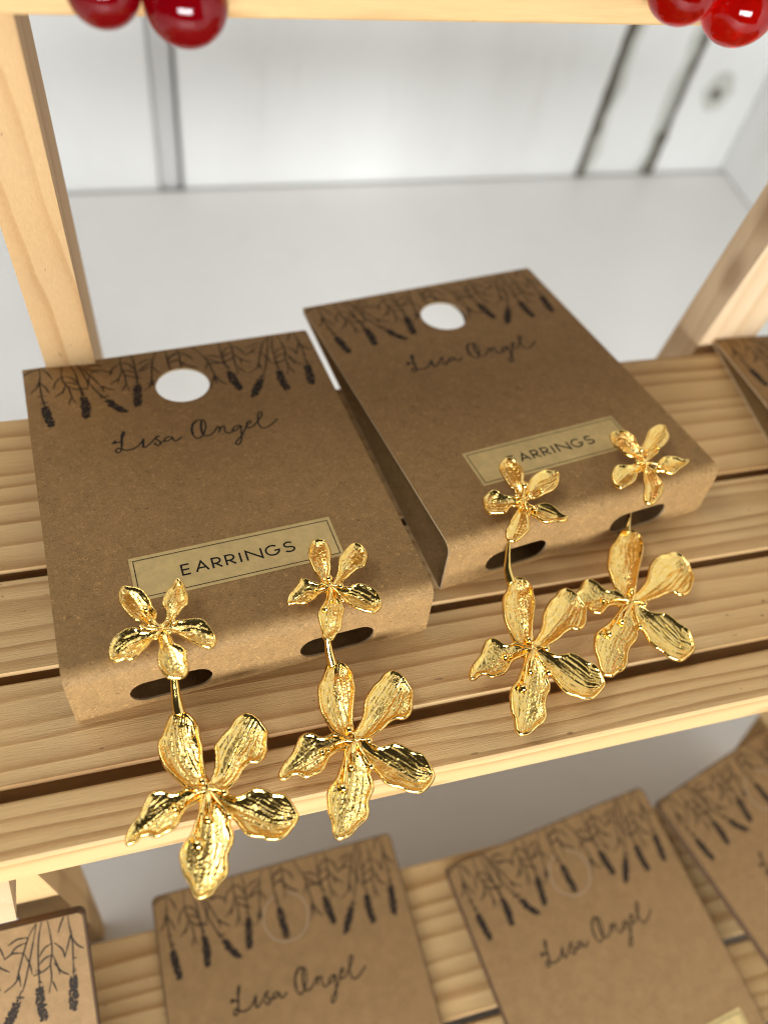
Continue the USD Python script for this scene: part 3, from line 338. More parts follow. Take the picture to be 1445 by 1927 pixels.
SMALL = [{'hub':(-3.99,63.35),'z':17.0,'petals':[[(-0.54,-0.2),(-2.08,-0.06),(-3.09,0.13),(-3.81,0.7),(-4.94,0.91),(-6.12,0.54),(-7.32,-0.26),(-8.02,-1.15),(-8.47,-2.22),(-8.45,-3.64),(-7.63,-4.37),(-6.26,-4.35),(-5.4,-4.65),(-4.51,-4.4),(-3.43,-3.6),(-2.46,-2.77),(-1.72,-1.75),(-0.51,-1.24)],[(-1.48,0.72),(-2.71,1.39),(-3.25,1.94),(-4.06,2.24),(-4.76,3.12),(-5.44,4.3),(-6.05,5.63),(-6.16,6.72),(-6.1,8.27),(-5.31,9.22),(-4.28,8.88),(-3.27,8.39),(-2.28,7.59),(-1.6,6.38),(-1.18,5.22),(-1.01,4.26),(-0.57,3.42),(-0.46,2.49),(-0.87,1.66),(-0.32,0.66)],[(0.32,0.54),(1.08,1.6),(1.08,2.82),(0.74,3.95),(0.69,4.73),(1.14,5.89),(1.78,6.87),(2.67,7.66),(3.07,8.87),(3.66,9.25),(4.14,8.68),(4.54,7.49),(4.66,6.21),(4.91,4.91),(4.63,3.71),(3.76,3.1),(2.99,2.16),(2.4,1.66),(1.93,0.99),(1.05,0.1)],[(0.7,0.47),(2.08,1.12),(3.11,0.93),(4.42,0.84),(5.73,0.75),(6.87,0.24),(7.64,-0.96),(8.26,-2.27),(8.44,-3.35),(7.98,-4.3),(7.26,-4.75),(6.25,-4.49),(5.17,-3.77),(4.09,-2.98),(3.16,-2.07),(1.98,-0.96),(0.72,-0.58)],[(-0.41,-0.22),(-0.6,-2.1),(-0.75,-3.53),(-1.09,-5.05),(-1.06,-6.61),(-0.55,-7.84),(0.11,-8.66),(1.09,-8.99),(2.09,-9.05),(3.06,-8.39),(3.44,-7.34),(3.32,-6.17),(3.36,-4.74),(2.7,-3.74),(1.75,-2.98),(1.37,-1.74),(0.75,-0.29)]],'axes':[[(-0.84,-0.36),(-3.56,-1.4),(-4.94,-1.89),(-6.45,-2.67),(-8.19,-3.54)],[(-0.53,0.92),(-2.3,3.59),(-3.21,4.86),(-4.1,6.8),(-5.15,8.95)],[(0.37,0.92),(1.84,3.56),(2.69,4.79),(3.04,6.78),(3.55,8.97)],[(0.84,-0.34),(3.69,-1.22),(5.18,-1.61),(6.55,-2.4),(8.19,-3.25)],[(0.21,-0.9),(0.84,-3.88),(1.15,-5.4),(1.56,-6.95),(2.03,-8.78)]],'veins':[[(0.0,0.0),(-1.25,1.87),(-2.02,3.99)],[(0.0,0.0),(-0.89,0.76),(-1.58,1.71)],[(0.0,0.0),(-1.56,0.14),(-3.04,0.64)],[(0.0,0.0),(0.51,0.79),(1.19,1.43)],[(0.0,0.0),(0.97,0.53),(2.05,0.82)],[(0.0,0.0),(0.66,-0.3),(1.22,-0.75)],[(0.0,0.0),(-0.44,-0.78),(-1.05,-1.43)]],'beads':[(-2.02,3.99,0.65),(-1.58,1.71,0.52),(-3.04,0.64,0.49),(1.19,1.43,0.46),(2.05,0.82,0.46),(1.22,-0.75,0.39),(-1.05,-1.43,0.39)]},{'hub':(25.06,66.36),'z':17.0,'petals':[[(0.61,-0.25),(2.39,-0.57),(3.25,-0.87),(3.86,-0.53),(5.18,-0.61),(6.37,-1.27),(7.39,-2.04),(7.95,-3.03),(8.21,-4.4),(7.74,-5.49),(6.48,-6.27),(5.2,-6.11),(4.02,-5.54),(2.89,-4.76),(2.07,-3.74),(1.34,-2.3),(0.32,-0.94)],[(-0.6,-0.34),(-1.27,-2.27),(-2.01,-3.3),(-2.86,-4.29),(-3.34,-5.35),(-3.35,-6.61),(-3.26,-8.03),(-3.17,-9.43),(-2.66,-10.0),(-1.74,-9.83),(-0.92,-9.02),(0.03,-8.22),(0.45,-6.89),(1.0,-5.57),(1.32,-4.76),(1.22,-3.45),(0.8,-2.35),(0.67,-0.56)],[(-0.07,0.31),(-1.46,0.55),(-2.17,0.97),(-3.12,1.44),(-4.05,2.05),(-4.81,2.18),(-5.35,1.38),(-6.17,0.5),(-7.23,-0.34),(-7.9,-1.52),(-7.84,-2.18),(-6.68,-2.17),(-5.36,-2.63),(-4.14,-2.34),(-3.15,-1.94),(-2.51,-1.32),(-1.64,-0.89),(-0.28,-0.69)],[(-0.48,0.23),(-1.4,0.84),(-1.7,1.94),(-2.16,2.92),(-2.47,4.64),(-2.69,6.21),(-2.2,7.99),(-1.51,9.44),(-0.71,10.02),(0.49,9.9),(1.19,9.31),(1.42,7.85),(1.42,6.29),(0.97,4.82),(0.72,3.33),(0.34,2.18),(0.47,0.36)],[(0.16,0.12),(1.11,1.45),(1.81,2.23),(2.3,3.82),(2.73,5.14),(3.61,6.07),(4.51,7.02),(5.55,7.95),(6.55,8.11),(7.37,7.49),(7.92,6.29),(7.99,5.18),(7.37,3.73),(6.66,2.77),(5.51,2.51),(4.27,1.81),(3.17,1.09),(2.23,0.5),(0.7,-0.42)]],'axes':[[(0.77,-0.55),(3.33,-2.2),(4.65,-3.01),(5.96,-4.1),(7.5,-5.32)],[(-0.27,-1.0),(-0.9,-4.22),(-1.15,-5.85),(-1.85,-7.63),(-2.58,-9.7)],[(-0.78,-0.22),(-3.16,-0.43),(-4.31,-0.39),(-5.86,-1.27),(-7.6,-2.12)],[(-0.07,1.0),(-0.35,4.0),(-0.51,5.45),(-0.59,7.47),(-0.69,9.72)],[(0.74,0.75),(3.21,2.96),(4.5,4.03),(5.71,5.56),(7.15,7.27)]],'veins':[[(0.0,0.0),(-0.06,0.74),(0.05,1.48)],[(0.0,0.0),(0.91,-0.09),(1.77,-0.38)],[(0.0,0.0),(-0.59,-2.21),(-1.69,-4.22)],[(0.0,0.0),(-1.2,-0.3),(-2.43,-0.31)],[(0.0,0.0),(-0.73,0.19),(-1.4,0.54)],[(0.0,0.0),(0.89,-1.58),(1.38,-3.33)],[(0.0,0.0),(-0.05,-1.27),(-0.41,-2.5)]],'beads':[(0.05,1.48,0.65),(1.77,-0.38,0.58),(-1.69,-4.22,0.57),(-2.43,-0.31,0.45),(-1.4,0.54,0.41),(1.38,-3.33,0.41),(-0.41,-2.5,0.41)]},{'hub':(66.08,78.74),'z':16.5,'petals':[[(-0.03,0.73),(-0.77,1.67),(-0.79,2.65),(-1.53,3.42),(-1.92,4.81),(-2.11,6.34),(-2.23,7.71),(-1.84,8.84),(-0.84,10.07),(0.26,10.69),(1.36,10.44),(2.17,9.37),(2.35,8.23),(2.45,6.85),(2.27,5.52),(1.57,3.78),(1.44,2.81),(0.91,0.92)],[(0.58,0.8),(1.68,2.27),(2.92,4.08),(4.16,5.07),(5.64,5.86),(7.01,6.34),(8.42,6.13),(9.7,5.94),(10.02,5.04),(9.26,3.45),(8.22,2.1),(6.82,1.15),(5.2,0.74),(3.87,0.29),(2.62,0.08),(1.83,0.28),(0.84,-0.05)],[(0.44,0.01),(0.78,-1.82),(1.65,-1.79),(2.91,-1.51),(4.06,-1.53),(5.17,-2.02),(5.98,-2.96),(6.64,-3.87),(7.85,-4.86),(7.23,-5.71),(5.86,-5.89),(4.48,-5.74),(3.26,-5.94),(2.24,-5.62),(1.47,-4.63),(0.66,-3.71),(0.13,-2.83),(-0.11,-0.71)],[(-0.6,-0.47),(-1.49,-1.78),(-2.35,-2.6),(-3.62,-3.81),(-4.43,-4.93),(-5.27,-5.73),(-5.85,-7.01),(-5.73,-8.25),(-4.63,-8.66),(-3.53,-8.31),(-2.17,-7.62),(-1.07,-6.72),(-0.36,-4.96),(0.0,-3.76),(0.51,-2.57),(0.49,-0.64)],[(-0.03,0.73),(-1.22,1.0),(-2.15,1.23),(-3.18,1.55),(-4.02,2.01),(-4.36,2.71),(-5.2,3.17),(-6.49,2.71),(-7.4,1.88),(-7.84,0.34),(-7.88,-1.08),(-7.47,-1.94),(-6.03,-2.25),(-4.41,-2.43),(-3.43,-1.63),(-2.52,-1.06),(-1.73,-1.26),(-0.68,-1.1)]],'axes':[[(0.19,0.54),(0.12,2.35),(0.04,5.01),(-0.17,7.74),(-0.2,9.8)],[(0.6,0.47),(2.73,1.95),(5.31,3.38),(7.81,4.52),(9.39,5.13)],[(0.27,-0.45),(1.1,-2.51),(2.86,-3.58),(4.88,-4.7),(7.13,-5.22)],[(-0.06,-0.56),(-0.98,-2.34),(-2.31,-4.49),(-3.76,-6.59),(-4.97,-8.08)],[(-0.35,-0.19),(-2.04,-0.09),(-3.9,-0.12),(-5.91,0.2),(-7.33,0.58)]],'veins':[[(0.0,0.0),(0.73,1.43),(1.33,2.91)],[(0.07,-0.01),(1.04,0.49),(1.85,0.93)],[(0.01,-0.16),(0.89,-1.51),(1.83,-2.46)],[(-0.07,0.01),(-0.54,0.49),(-0.98,0.88)],[(-0.08,-0.23),(-0.98,-1.54)],[(0.05,-0.25),(0.05,-1.86)]],'beads':[(1.36,2.98,0.77),(1.85,0.93,0.59),(4.6,1.49,0.64),(1.83,-2.46,0.53),(-0.98,0.88,0.53),(-1.11,-1.52,0.4),(0.05,-1.86,0.38)]},{'hub':(95.39,83.62),'z':16.5,'petals':[[(-0.48,-0.09),(-1.37,1.51),(-2.26,1.81),(-3.36,2.63),(-4.05,4.05),(-4.95,5.35),(-4.82,7.01),(-4.06,8.78),(-2.52,9.25),(-1.15,8.97),(-0.21,7.73),(0.27,6.47),(0.25,4.78),(0.31,3.59),(0.43,1.91),(0.35,0.44)],[(-0.06,0.5),(0.58,2.55),(1.44,4.44),(2.73,5.95),(4.33,7.79),(5.99,8.77),(7.85,9.48),(9.18,9.03),(8.91,7.5),(8.49,6.0),(7.38,4.62),(6.0,3.62),(4.72,3.13),(3.92,2.07),(2.37,1.3),(0.76,0.38)],[(0.41,-0.06),(1.71,-1.07),(2.76,-0.4),(4.45,0.67),(6.23,0.66),(7.6,0.38),(8.71,-0.12),(10.29,-0.26),(10.16,-0.99),(8.79,-1.78),(6.87,-2.65),(5.04,-3.67),(3.8,-3.49),(2.72,-2.68),(1.42,-2.32),(0.06,-1.15)],[(-0.62,-0.4),(-1.52,-2.69),(-2.34,-4.16),(-2.75,-5.68),(-3.49,-7.13),(-4.01,-8.75),(-3.42,-9.62),(-2.26,-9.57),(-0.89,-8.78),(0.4,-7.58),(1.16,-6.28),(1.25,-4.87),(1.06,-3.4),(0.94,-2.41),(0.61,-0.58)],[(0.14,0.63),(-2.06,0.3),(-3.12,-0.11),(-4.58,-0.14),(-5.77,0.12),(-6.82,0.03),(-8.01,-1.08),(-8.66,-2.58),(-8.57,-4.01),(-7.76,-5.08),(-6.36,-4.82),(-4.9,-4.41),(-3.83,-3.62),(-2.81,-2.34),(-1.72,-1.86),(-0.28,-0.94)]],'axes':[[(-0.41,0.88),(-1.4,3.55),(-1.81,4.87),(-2.85,6.58),(-3.94,8.51)],[(0.92,0.9),(3.61,3.69),(4.89,5.06),(6.79,6.8),(8.9,8.76)],[(1.03,-0.03),(3.95,-0.71),(5.32,-1.24),(7.54,-0.69),(9.98,-0.26)],[(-0.34,-0.96),(-0.95,-4.11),(-1.11,-5.73),(-2.21,-7.39),(-3.31,-9.33)],[(-0.86,-0.4),(-3.57,-1.48),(-4.93,-1.96),(-6.5,-2.89),(-8.31,-3.89)]],'veins':[[(0.0,0.0),(-0.07,1.57),(0.24,3.1)],[(0.0,0.0),(0.6,0.97),(1.4,1.77)],[(0.0,0.0),(1.97,1.9),(4.33,3.27)],[(0.0,0.0),(1.42,-0.4),(2.71,-1.13)],[(0.0,0.0),(-0.81,0.1),(-1.58,0.39)],[(0.0,0.0),(-0.22,-1.01),(-0.67,-1.93)]],'beads':[(0.24,3.1,0.7),(1.4,1.77,0.59),(4.33,3.27,0.64),(2.71,-1.13,0.56),(-1.58,0.39,0.55),(-0.67,-1.93,0.44)]}]
W_, L_, H_ = 65.0, 84.5, 14.2
HOLE = Point(32.6, 13.5).buffer(5.85, 32)
def strokes(lines, w, n=6):
    return unary_union([LineString(spline(l, n)).buffer(w / 2, 4) for l in lines])
def sprigs(with_hole, seed=3):
    r = np.random.default_rng(seed)
    parts = []
    for l in SPRIGS:
        s = spline(l, 6); nn = len(s)
        # pen line, a little heavier in the middle
        parts.append(LineString(s).buffer(0.11, 3))
        parts.append(LineString(s[int(nn * 0.25):max(int(nn * 0.85), int(nn * 0.25) + 2)]).buffer(0.17, 3))
    blobs, holes = [], []
    for l in BLOOMS:
        s = spline(l, 12); L2 = np.array(l[0]); stem = np.array(l[0]) - (np.array(l[1]) - np.array(l[0])) * 0.9
        parts.append(LineString([stem, L2]).buffer(0.12, 2))
        for k, q in enumerate(s):
            f = k / (len(s) - 1); wv = (0.36 + 0.26 * math.sin(math.pi * (0.15 + 0.7 * f))) * (0.8 + 0.4 * r.random())
            e = Point(0, 0).buffer(1, 3)
            for sd in (-1, -0.3, 0.4, 1):
                o = np.array([sd * wv * (0.8 + 0.5 * r.random()), r.normal(0, 0.2)])
                blobs.append(affinity.translate(affinity.rotate(affinity.scale(e, 0.17 + 0.1 * r.random(), 0.27 + 0.16 * r.random()), 45 * sd + r.normal(0, 25)), *(q + o)))
            if r.random() < 0.35:
                holes.append(affinity.translate(affinity.rotate(affinity.scale(Point(0, 0).buffer(1, 2), 0.05, 0.22), r.normal(0, 35)), *(q + r.normal(0, 0.4, 2))))
    for q in BUDS:
        for _ in range(5): blobs.append(Point(np.array(q) + r.normal(0, 0.2, 2) * (1.6, 0.7)).buffer(0.17, 3))
    sh = unary_union(parts + [unary_union(blobs).difference(unary_union(holes))])
    sh = sh.intersection(sbox(0.25, 0.25, W_ - 0.25, 40))
    return sh.difference(HOLE.buffer(0.15)) if with_hole else sh
SPRIG_HOLE, SPRIG_FULL = sprigs(True), sprigs(False)
SCRIPT_SHAPE = unary_union([strokes(SCRIPT, 0.36), strokes(THICK, 0.5)])
# EARRINGS in thin geometric capitals
def arc(cx, cy, rx, ry, a, b, n=16):
    t = np.radians(np.linspace(a, b, n)); return np.c_[cx + rx * np.cos(t), cy + ry * np.sin(t)]
GLYPH = {
    'E': [[(0.62, 0), (0, 0), (0, 1), (0.62, 1)], [(0, 0.5), (0.58, 0.5)]],
    'A': [[(0, 0), (0.46, 1.0), (0.92, 0)], [(0.17, 0.34), (0.75, 0.34)]],
    'R': [[(0, 0), (0, 1), (0.28, 1)] + [tuple(q) for q in arc(0.28, 0.73, 0.27, 0.27, 90, -90)] + [(0, 0.46)], [(0.2, 0.46), (0.6, 0)]],
    'I': [[(0, 0), (0, 1)]],
    'N': [[(0, 0), (0, 1.0), (0.78, 0.0), (0.78, 1)]],
    'G': [[tuple(q) for q in arc(0.5, 0.5, 0.5, 0.5, 48, 355)] + [(0.62, 0.46)]],
    'S': [[tuple(q) for q in arc(0.28, 0.745, 0.25, 0.25, 30, 270)] + [tuple(q) for q in arc(0.28, 0.245, 0.29, 0.25, 90, -150)]],
}
def word(text, starts, ends, base_v, cap):
    out = []
    for ch, a, b in zip(text, starts, ends):
        st = GLYPH[ch]; allp = np.vstack([np.array(s, float) for s in st]); w = max(np.ptp(allp[:, 0]), 0.01)
        k = (b - a - 0.36) / w if ch != 'I' else 1.0
        for s in st:
            s = np.array(s, float); s[:, 0] = a + 0.18 + (s[:, 0] - allp[:, 0].min()) * k; s[:, 1] = base_v - 0.18 - s[:, 1] * (cap - 0.36)
            out.append(LineString(s).buffer(0.18, cap_style=2, join_style=2))
    return unary_union(out)
EAR = word('EARRINGS', [22.3, 24.77, 27.82, 30.3, 32.95, 34.13, 37.75, 41.35], [24.05, 27.3, 29.75, 32.3, 33.5, 37.25, 40.6, 43.4], 66.65, 2.65)
LAB = sbox(13.75, 60.1, 51.75, 70.15)
BORD = sbox(14.4, 60.85, 51.15, 69.5); BORD = BORD.difference(BORD.buffer(-0.17, join_style=2))

def grid_mesh(poly, res, jitter=0.0, seed=0):
    """Delaunay mesh of a polygon with holes: returns 2D vertices, triangles, boundary loops (index lists)"""
    r = np.random.default_rng(seed)
    loops, pts = [], []
    for ring in [poly.exterior] + list(poly.interiors):
        n = max(int(ring.length / res), 8)
        q = np.array([ring.interpolate(t, normalized=True).coords[0] for t in np.linspace(0, 1, n, endpoint=False)])
        loops.append(np.arange(len(pts), len(pts) + n)); pts += list(q)
    B = np.array(pts)
    x0, y0, x1, y1 = poly.bounds
    xs, ys = np.meshgrid(np.arange(x0, x1, res), np.arange(y0, y1, res * 0.866))
    xs = xs + (np.arange(xs.shape[0]) % 2)[:, None] * res / 2
    q = np.c_[xs.ravel(), ys.ravel()] + r.normal(0, jitter * res, (xs.size, 2))
    inner = poly.buffer(-0.55 * res)
    q = q[contains_xy(inner, q[:, 0], q[:, 1])]
    P = np.vstack([B, q]); tri = Delaunay(P).simplices
    c = P[tri].mean(1)
    tri = tri[contains_xy(poly, c[:, 0], c[:, 1])]
    a = P[tri]; s = np.cross(a[:, 1] - a[:, 0], a[:, 2] - a[:, 0])
    tri = tri[np.abs(s) > 1e-9]; s = s[np.abs(s) > 1e-9]
    tri[s < 0] = tri[s < 0][:, ::-1]
    return P, tri, loops, len(B)

# ------------------------------------------------------------------ folded cards
def profile():
    """side section of the folded card: list of (depth, z) from the top of the front face, over the fold, down the strip and back along the base"""
    Lb = 83.0
    top, fold, bot = np.array([Lb, 1.2]), np.array([1.8, H_]), np.array([0.0, 0.25])
    def fillet(a, b, c, r, n=10):
        u, v = (a - b) / np.linalg.norm(a - b), (c - b) / np.linalg.norm(c - b)
        ang = math.acos(np.clip(u @ v, -1, 1)); d = r / math.tan(ang / 2)
        t = np.linspace(0, 1, n)[:, None]; p0, p1 = b + u * d, b + v * d
        return (1 - t)**2 * p0 + 2 * t * (1 - t) * b + t**2 * p1
    f1 = fillet(top, fold, bot, 2.6); f2 = fillet(fold, bot, np.array([Lb, 0.25]), 0.8, 6)
    pts = np.vstack([np.linspace(top, f1[0], 20, endpoint=False), f1, np.linspace(f1[-1], f2[0], 6)[1:-1], f2, np.linspace(f2[-1], [Lb - 0.2, 0.45], 20)[1:]])
    s = np.r_[0, np.cumsum(np.linalg.norm(np.diff(pts, axis=0), axis=1))]
    return pts, s
PROF, PS = profile()
T_STRIP = PS[29] - 1.0       # arc length where the strip begins
def folded_card(label, bl, ang, z0=0.0, bow=0.0, warp=0):
    """bl: front left corner on the slats, ang: heading of the bottom edge in degrees"""
    t = thing('folded_earring_card', label, 'earring card', 'kraft cards folded into wedges on the middle tier', base=(bl[0], bl[1], z0))
    ca, sa = math.cos(math.radians(ang)), math.sin(math.radians(ang))
    def place(uv, off=0.0):
        uv = np.asarray(uv, float); s = uv[:, 1]
        d = np.interp(s, PS, PROF[:, 0]); z = np.interp(s, PS, PROF[:, 1])
        e = 0.3
        dd = np.interp(s + e, PS, PROF[:, 0]) - np.interp(s - e, PS, PROF[:, 0]); dz = np.interp(s + e, PS, PROF[:, 1]) - np.interp(s - e, PS, PROF[:, 1])
        ln = np.hypot(dd, dz); nx, nz = dz / ln, -dd / ln      # outward normal of the section
        k = bow * np.sin(np.pi * np.clip(s / L_, 0, 1)) * np.cos(np.pi * (uv[:, 0] / W_ - 0.5))
        d = d + nx * (off + k); z = z + nz * (off + k)
        x = uv[:, 0]
        return np.c_[bl[0] + x * ca - d * sa, bl[1] + x * sa + d * ca, z0 + z]
    end = PS[-1]
    sheet = sbox(0, 0, W_, end)
    vs = T_STRIP + 7.6
    slots = [LineString([(uc - 4.2, vs), (uc + 4.2, vs)]).buffer(2.95, 10) for uc in (16.6, 46.8)]
    back_hole = Point(32.6, end - 11.0).buffer(6.9, 32)
    sheet = sheet.difference(unary_union([HOLE, back_hole] + slots))
    P, tri, loops, nb = grid_mesh(sheet, 1.15)
    th = 0.19
    A, B = place(P, th), place(P, -th)
    v = np.vstack([A, B]); n = len(P)
    f = [tri[:, ::-1], tri + n]
    obj('sheet', trimesh.Trimesh(v, np.vstack(f), process=False), 'kraft', t, smooth=40)
    ef = []
    for lp in loops:
        nx = np.roll(lp, -1)
        ef += [np.c_[lp, nx, nx + n], np.c_[lp, nx + n, lp + n]]
    obj('cut_edge', trimesh.Trimesh(v, np.vstack(ef), process=False), 'card_edge', t)
    dec = lambda sh, off: flat(sh.segmentize(2.0), lambda q: place(q, off))
    obj('lavender_print', dec(SPRIG_HOLE, th + 0.03), 'sprig_ink', t)
    obj('script_lettering', dec(SCRIPT_SHAPE, th + 0.03), 'ink', t)
    lb = obj('paper_label', dec(LAB, th + 0.05), 'label_paper', t)
    obj('border', dec(BORD, th + 0.08), 'ink', lb); obj('lettering', dec(EAR, th + 0.08), 'ink', lb)
    return t, place
c1, place1 = folded_card('left folded kraft card, its EARRINGS label fully readable between two gold flowers', (-20.24, 56.75), 5.0)
c2, place2 = folded_card('middle folded kraft card set back, its open left side dark, label half hidden', (50.0, 70.5), 8.35)
c3, place3 = folded_card('folded brown kraft card cut off by the right edge beside the knotty post', (140.6, 47.5), -2.6)

# ------------------------------------------------------------------ flat cards on the lower tier
def flat_card(label, tl, ang, tilt, thick, length=86.0, with_label=True):
    """a thin boxed card with rounded corners; tl: its top left corner on the upper face, ang: heading of the top edge, tilt: slope of the face (degrees)"""
    t = thing('flat_earring_card', label, 'earring card', 'thin kraft cards on the lower tier', base=(tl[0], tl[1], tl[2]))
    a, b = math.radians(ang), math.radians(tilt)
    ux = np.array([math.cos(a), math.sin(a), 0]); dn = np.array([math.sin(a) * math.cos(b), -math.cos(a) * math.cos(b), -math.sin(b)])
    nz = np.cross(dn, ux) * -1.0
    nz = nz if nz[2] > 0 else -nz
    tl = np.array(tl, float)
    def place(uv, off=0.0):
        uv = np.asarray(uv, float); return tl + uv[:, :1] * ux + uv[:, 1:2] * dn + off * nz
    shape = sbox(1.6, 1.6, W_ - 1.6, length - 1.6).buffer(1.6, 8)
    inner = shape.buffer(-0.35)
    ring = np.array(shape.exterior.coords)[:-1]; rin = np.array([inner.exterior.interpolate(s, normalized=True).coords[0] for s in np.linspace(0, 1, len(ring), endpoint=False)])
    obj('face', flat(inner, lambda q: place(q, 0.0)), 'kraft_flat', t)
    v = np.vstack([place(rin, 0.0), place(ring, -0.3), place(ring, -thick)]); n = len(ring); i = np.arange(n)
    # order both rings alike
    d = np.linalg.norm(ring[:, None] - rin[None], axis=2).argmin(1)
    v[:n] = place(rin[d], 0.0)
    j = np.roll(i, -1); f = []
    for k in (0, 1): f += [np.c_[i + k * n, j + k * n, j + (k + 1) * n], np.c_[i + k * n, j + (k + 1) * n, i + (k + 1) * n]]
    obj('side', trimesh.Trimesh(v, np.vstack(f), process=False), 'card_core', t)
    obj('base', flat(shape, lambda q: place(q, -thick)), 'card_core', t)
    obj('lavender_print', flat(SPRIG_FULL.intersection(shape.buffer(-0.5)), lambda q: place(q, 0.05)), 'sprig_ink', t)
    cut = HOLE.exterior.buffer(0.1)
    for gq in (0,):
        obj('die_cut_ring', flat(cut.difference(sbox(30.5, 0, 34.5, 9)), lambda q: place(q, 0.07)), 'die_cut', t)
    obj('script_lettering', flat(SCRIPT_SHAPE, lambda q: place(q, 0.05)), 'ink', t)
    if with_label:
        mv = lambda g_, du: affinity.translate(g_, du, -1.5)
        lb = obj('paper_label', flat(mv(LAB, 8.25), lambda q: place(q, 0.08)), 'label_paper', t)
        obj('border', flat(mv(BORD, 8.25), lambda q: place(q, 0.12)), 'ink', lb); obj('lettering', flat(mv(EAR, 13.6), lambda q: place(q, 0.12)), 'ink', lb)
    return t
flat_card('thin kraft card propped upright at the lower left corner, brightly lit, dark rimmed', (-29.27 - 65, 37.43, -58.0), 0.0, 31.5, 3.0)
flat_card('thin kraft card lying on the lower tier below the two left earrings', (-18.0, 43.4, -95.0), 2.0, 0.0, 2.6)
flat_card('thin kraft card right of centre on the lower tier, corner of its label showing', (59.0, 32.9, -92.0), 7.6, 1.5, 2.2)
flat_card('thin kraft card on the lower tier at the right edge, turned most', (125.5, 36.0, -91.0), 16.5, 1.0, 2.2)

# ------------------------------------------------------------------ gold flower earrings
def petal(poly, axis, seed, res, k):
    """a cast petal: outline in mm round the flower's hub, rolled rim, creased and grooved bowl"""
    r = np.random.default_rng(seed)
    out = spline(poly, 6, closed=True)
    sh = Polygon(out).buffer(0).buffer(k['grow'], 6)
    if sh.geom_type != 'Polygon': sh = max(sh.geoms, key=lambda q: q.area)
    P, tri, loops, nb = grid_mesh(sh, res, 0.08, seed)
    ring = np.array([sh.exterior.interpolate(t).coords[0] for t in np.arange(0, sh.length, 0.05)])
    d, _ = cKDTree(ring).query(P); d[:nb] = 0
    ax = spline(axis, 24); sl = np.r_[0, np.cumsum(np.linalg.norm(np.diff(ax, axis=0), axis=1))]
    _, ia = cKDTree(ax).query(P)
    s = sl[ia]; tg = np.gradient(ax, axis=0)[ia]; tg /= np.linalg.norm(tg, axis=1)[:, None]
    dv = P - ax[ia]; w = tg[:, 0] * dv[:, 1] - tg[:, 1] * dv[:, 0]
    sn = np.clip(s / sl[-1], 0, 1)
    hw = np.abs(w) / (np.abs(w) + d + 1e-6)            # 0 on the crease, 1 at the rim
    env = np.clip(np.minimum(sn / 0.22, (1.02 - sn) / 0.2), 0, 1); env = env * env * (3 - 2 * env)
    crease = k['cup'] * (0.75 * hw**1.25 + 0.25 * hw**3) * env
    mid = crease - k['cup'] * 0.55 * env + k['lift'] * np.sin(np.pi * np.minimum(sn * 1.0, 1)) * 1.0 + k['tip'] * np.clip(sn - 0.6, 0, 1)**2 * 4
    mid = mid + k['twist'] * w * np.sin(np.pi * sn)
    rim = k['rim'] * np.exp(-((d - k['rr']) / (0.62 * k['rr']))**2)
    inside = np.clip((d - k['rr'] * 1.3) / (0.5 * k['rr']), 0, 1)
    # grooves run along the petal and fan out
    q = np.c_[s * 0.34, w / (0.5 + 0.28 * np.sin(np.pi * np.clip(sn, 0, 1))) * 1.05 * k['gf'], np.full(len(s), seed * 3.1)]
    gr = fbm(q, 3, seed) - 0.5
    q2 = np.c_[P * k['pf'], np.full(len(s), seed * 1.7)]
    pit = fbm(q2, 2, seed + 9) - 0.5
    dim = fbm(np.c_[P * 0.45, np.full(len(s), seed * 2.3)], 2, seed + 4) - 0.5
    mid = mid + inside * (k['groove'] * gr + k['pit'] * pit) + 0.16 * k['cup'] * dim * inside
    tau = k['th'] * np.sqrt(np.clip(1 - (1 - np.clip(d / k['rr'], 0, 1))**2, 0, 1))
    top = mid + tau + rim - inside * 0.2 * k['rim']
    botm = mid - tau
    top[:nb] = mid[:nb]
    n = len(P); idx = np.arange(n); low = idx.copy(); low[nb:] = np.arange(n - nb) + n
    v = np.vstack([np.c_[P, top], np.c_[P[nb:], botm[nb:]]])
    f = np.vstack([tri, low[tri][:, ::-1]])
    return trimesh.Trimesh(v, f, process=False), (P, top)

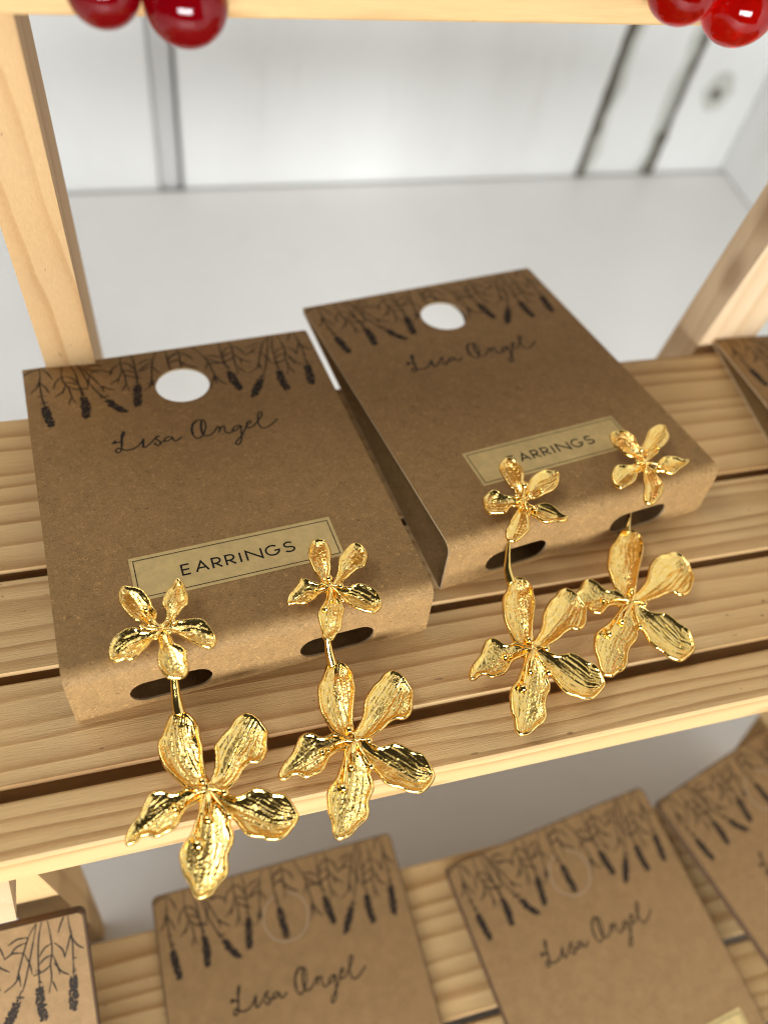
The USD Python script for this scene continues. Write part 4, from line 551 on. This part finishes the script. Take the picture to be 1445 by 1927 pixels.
def rock(tilt_x, tilt_y):
    a, b = math.radians(tilt_x), math.radians(tilt_y)
    return np.array([[1, 0, 0], [0, math.cos(a), -math.sin(a)], [0, math.sin(a), math.cos(a)]]) @ np.array([[math.cos(b), 0, math.sin(b)], [0, 1, 0], [-math.sin(b), 0, math.cos(b)]])
def flower(parent, name, D, seed, res, k, K):
    hub = np.array([*D['hub'], D['z']])
    top = []
    petals = []
    for i in range(5):
        kk = dict(k); kk.update(K[i])
        m, (P, h) = petal(D['petals'][i], D['axes'][i], seed * 10 + i, res, kk)
        m.vertices += hub; petals.append(m); top.append(np.c_[P, h])
    T_ = np.vstack(top); tree = cKDTree(T_[:, :2])
    def hgt(q):
        dd, ii = tree.query(q, k=6); return T_[ii, 2].max(-1) if np.ndim(ii) > 1 else T_[ii, 2].max()
    R_ = k['hub']
    c = trimesh.creation.icosphere(3, 1.0); c.vertices *= (R_, R_, R_ * 0.55)
    c.vertices *= (1 + 0.25 * (fbm(c.vertices * 2.0, 2, seed) - 0.5))[:, None]
    parts = [c]
    for vn in D['veins']:
        s = spline(vn, 8); nn = len(s); t = np.linspace(0, 1, nn)
        z0 = hgt(s); z = np.maximum(z0 + 0.10, 0.5 * R_ * (1 - t) + z0 * t + 0.12) + 0.35 * k['vr'] * np.sin(np.pi * t) * 3
        parts.append(tube(np.c_[s, z], k['vr'] * (1.15 - 0.45 * t), 9))
    core = trimesh.util.concatenate(parts); core.vertices += hub
    fl = obj(name, core, 'gold', parent, smooth=60)
    for m in petals: obj('petal', m, 'gold', fl, smooth=70)
    for (x, y, rad) in D['beads']:
        b = trimesh.creation.icosphere(2, rad * k['bead']); b.vertices *= (1, 1, 0.92)
        b.vertices += hub + np.array([x, y, float(hgt(np.array([x, y]))) + 0.35 * rad])
        obj('bead', b, 'gold', fl, smooth=True)
    return fl, hub
KL = dict(grow=0.24, cup=0.9, lift=0.3, tip=0.0, twist=0.0, rim=0.26, rr=0.42, th=0.42, groove=0.36, gf=2.8, pit=0.11, pf=4.2, hub=1.5, vr=0.30, bead=1.0)
VL = [dict(cup=1.15), dict(cup=0.95, twist=0.05), dict(cup=1.0, twist=-0.06), dict(cup=0.6, tip=0.2, groove=0.28), dict(cup=0.6, tip=0.2, groove=0.26)]
KS = dict(grow=0.12, cup=0.8, lift=0.5, tip=0.1, twist=0.0, rim=0.20, rr=0.33, th=0.34, groove=0.28, gf=2.6, pit=0.10, pf=4.5, hub=1.15, vr=0.24, bead=1.0)
VS = [dict(cup=0.8), dict(cup=0.75), dict(cup=0.7), dict(cup=0.6), dict(cup=0.65)]
NAMES = ['gold flower drop earring at far left, its large flower hanging over the shelf edge',
         'gold flower drop earring second from left, stud beside the left label',
         'gold flower drop earring third from left, its large flower overlapping its neighbour',
         'gold flower drop earring at far right, a petal tucked under its neighbour']
for i in range(4):
    Lg, Sm = LARGE[i], SMALL[i]
    e = thing('flower_earring', NAMES[i], 'earring', 'gold flower drop earrings on the two front cards', base=(*Lg['hub'], Lg['z']))
    flower(e, 'small_flower', Sm, 40 + i, 0.15, KS, VS)
    flower(e, 'large_flower', Lg, 60 + i, 0.17, KL, VL)
    # the ear jacket rod comes from behind the stud through the card's slot to the back of the top petal
    sx, sy = Sm['hub']; ax = np.array(Lg['axes'][0][-1]) + Lg['hub']
    card = place1 if i < 2 else place2
    slot = card(np.array([[(16.0, 46.3, 16.6, 46.8)[i], T_STRIP + 7.6]]))[0]
    rod = RODS[i]
    pts = spline(np.array(rod['p']), 8)
    obj('rod', tube(pts, np.interp(np.linspace(0, 1, len(pts)), np.linspace(0, 1, len(rod['r'])), rod['r']), 14), 'gold', e, smooth=True)
    obj('stud_post', tube([(sx, sy, Sm['z'] - 0.2), (sx, sy + 0.3, Sm['z'] - 6.5)], 0.4, 10), 'gold', e, smooth=True)

# ------------------------------------------------------------------ red bead earrings over the top rail
for lab, mat, beads in (('cherry red bead earring hanging over the top rail at left', 'cherry', [(0.34, 121, 89.2, 4.9), (10.85, 121, 87.7, 5.75), (4.2, 123.5, 98.2, 5.0), (13.5, 123, 98.4, 5.2)]),
                        ('translucent red bead earring hanging over the top rail at right', 'red_glass', [(86.2, 121, 91.7, 5.7), (97.7, 121, 89.0, 6.1), (91.5, 123.5, 100.6, 5.4), (101.5, 123, 100.2, 5.4)])):
    t = thing('bead_earring', lab, 'earring', base=beads[0][:3])
    for (x, y, z, r_) in beads:
        b = trimesh.creation.icosphere(4, r_); b.vertices += (x, y, z); obj('bead', b, mat, t, smooth=True)
    (x, y, z, r_) = beads[2]
    obj('ear_wire', tube(spline([(x + 1, y, z), (x + 4, y + 3, z + 7), (x + 4, y + 9, z + 5), (x + 5, y + 16, 94.9)], 8), 0.4, 8), 'gold', t, smooth=True)
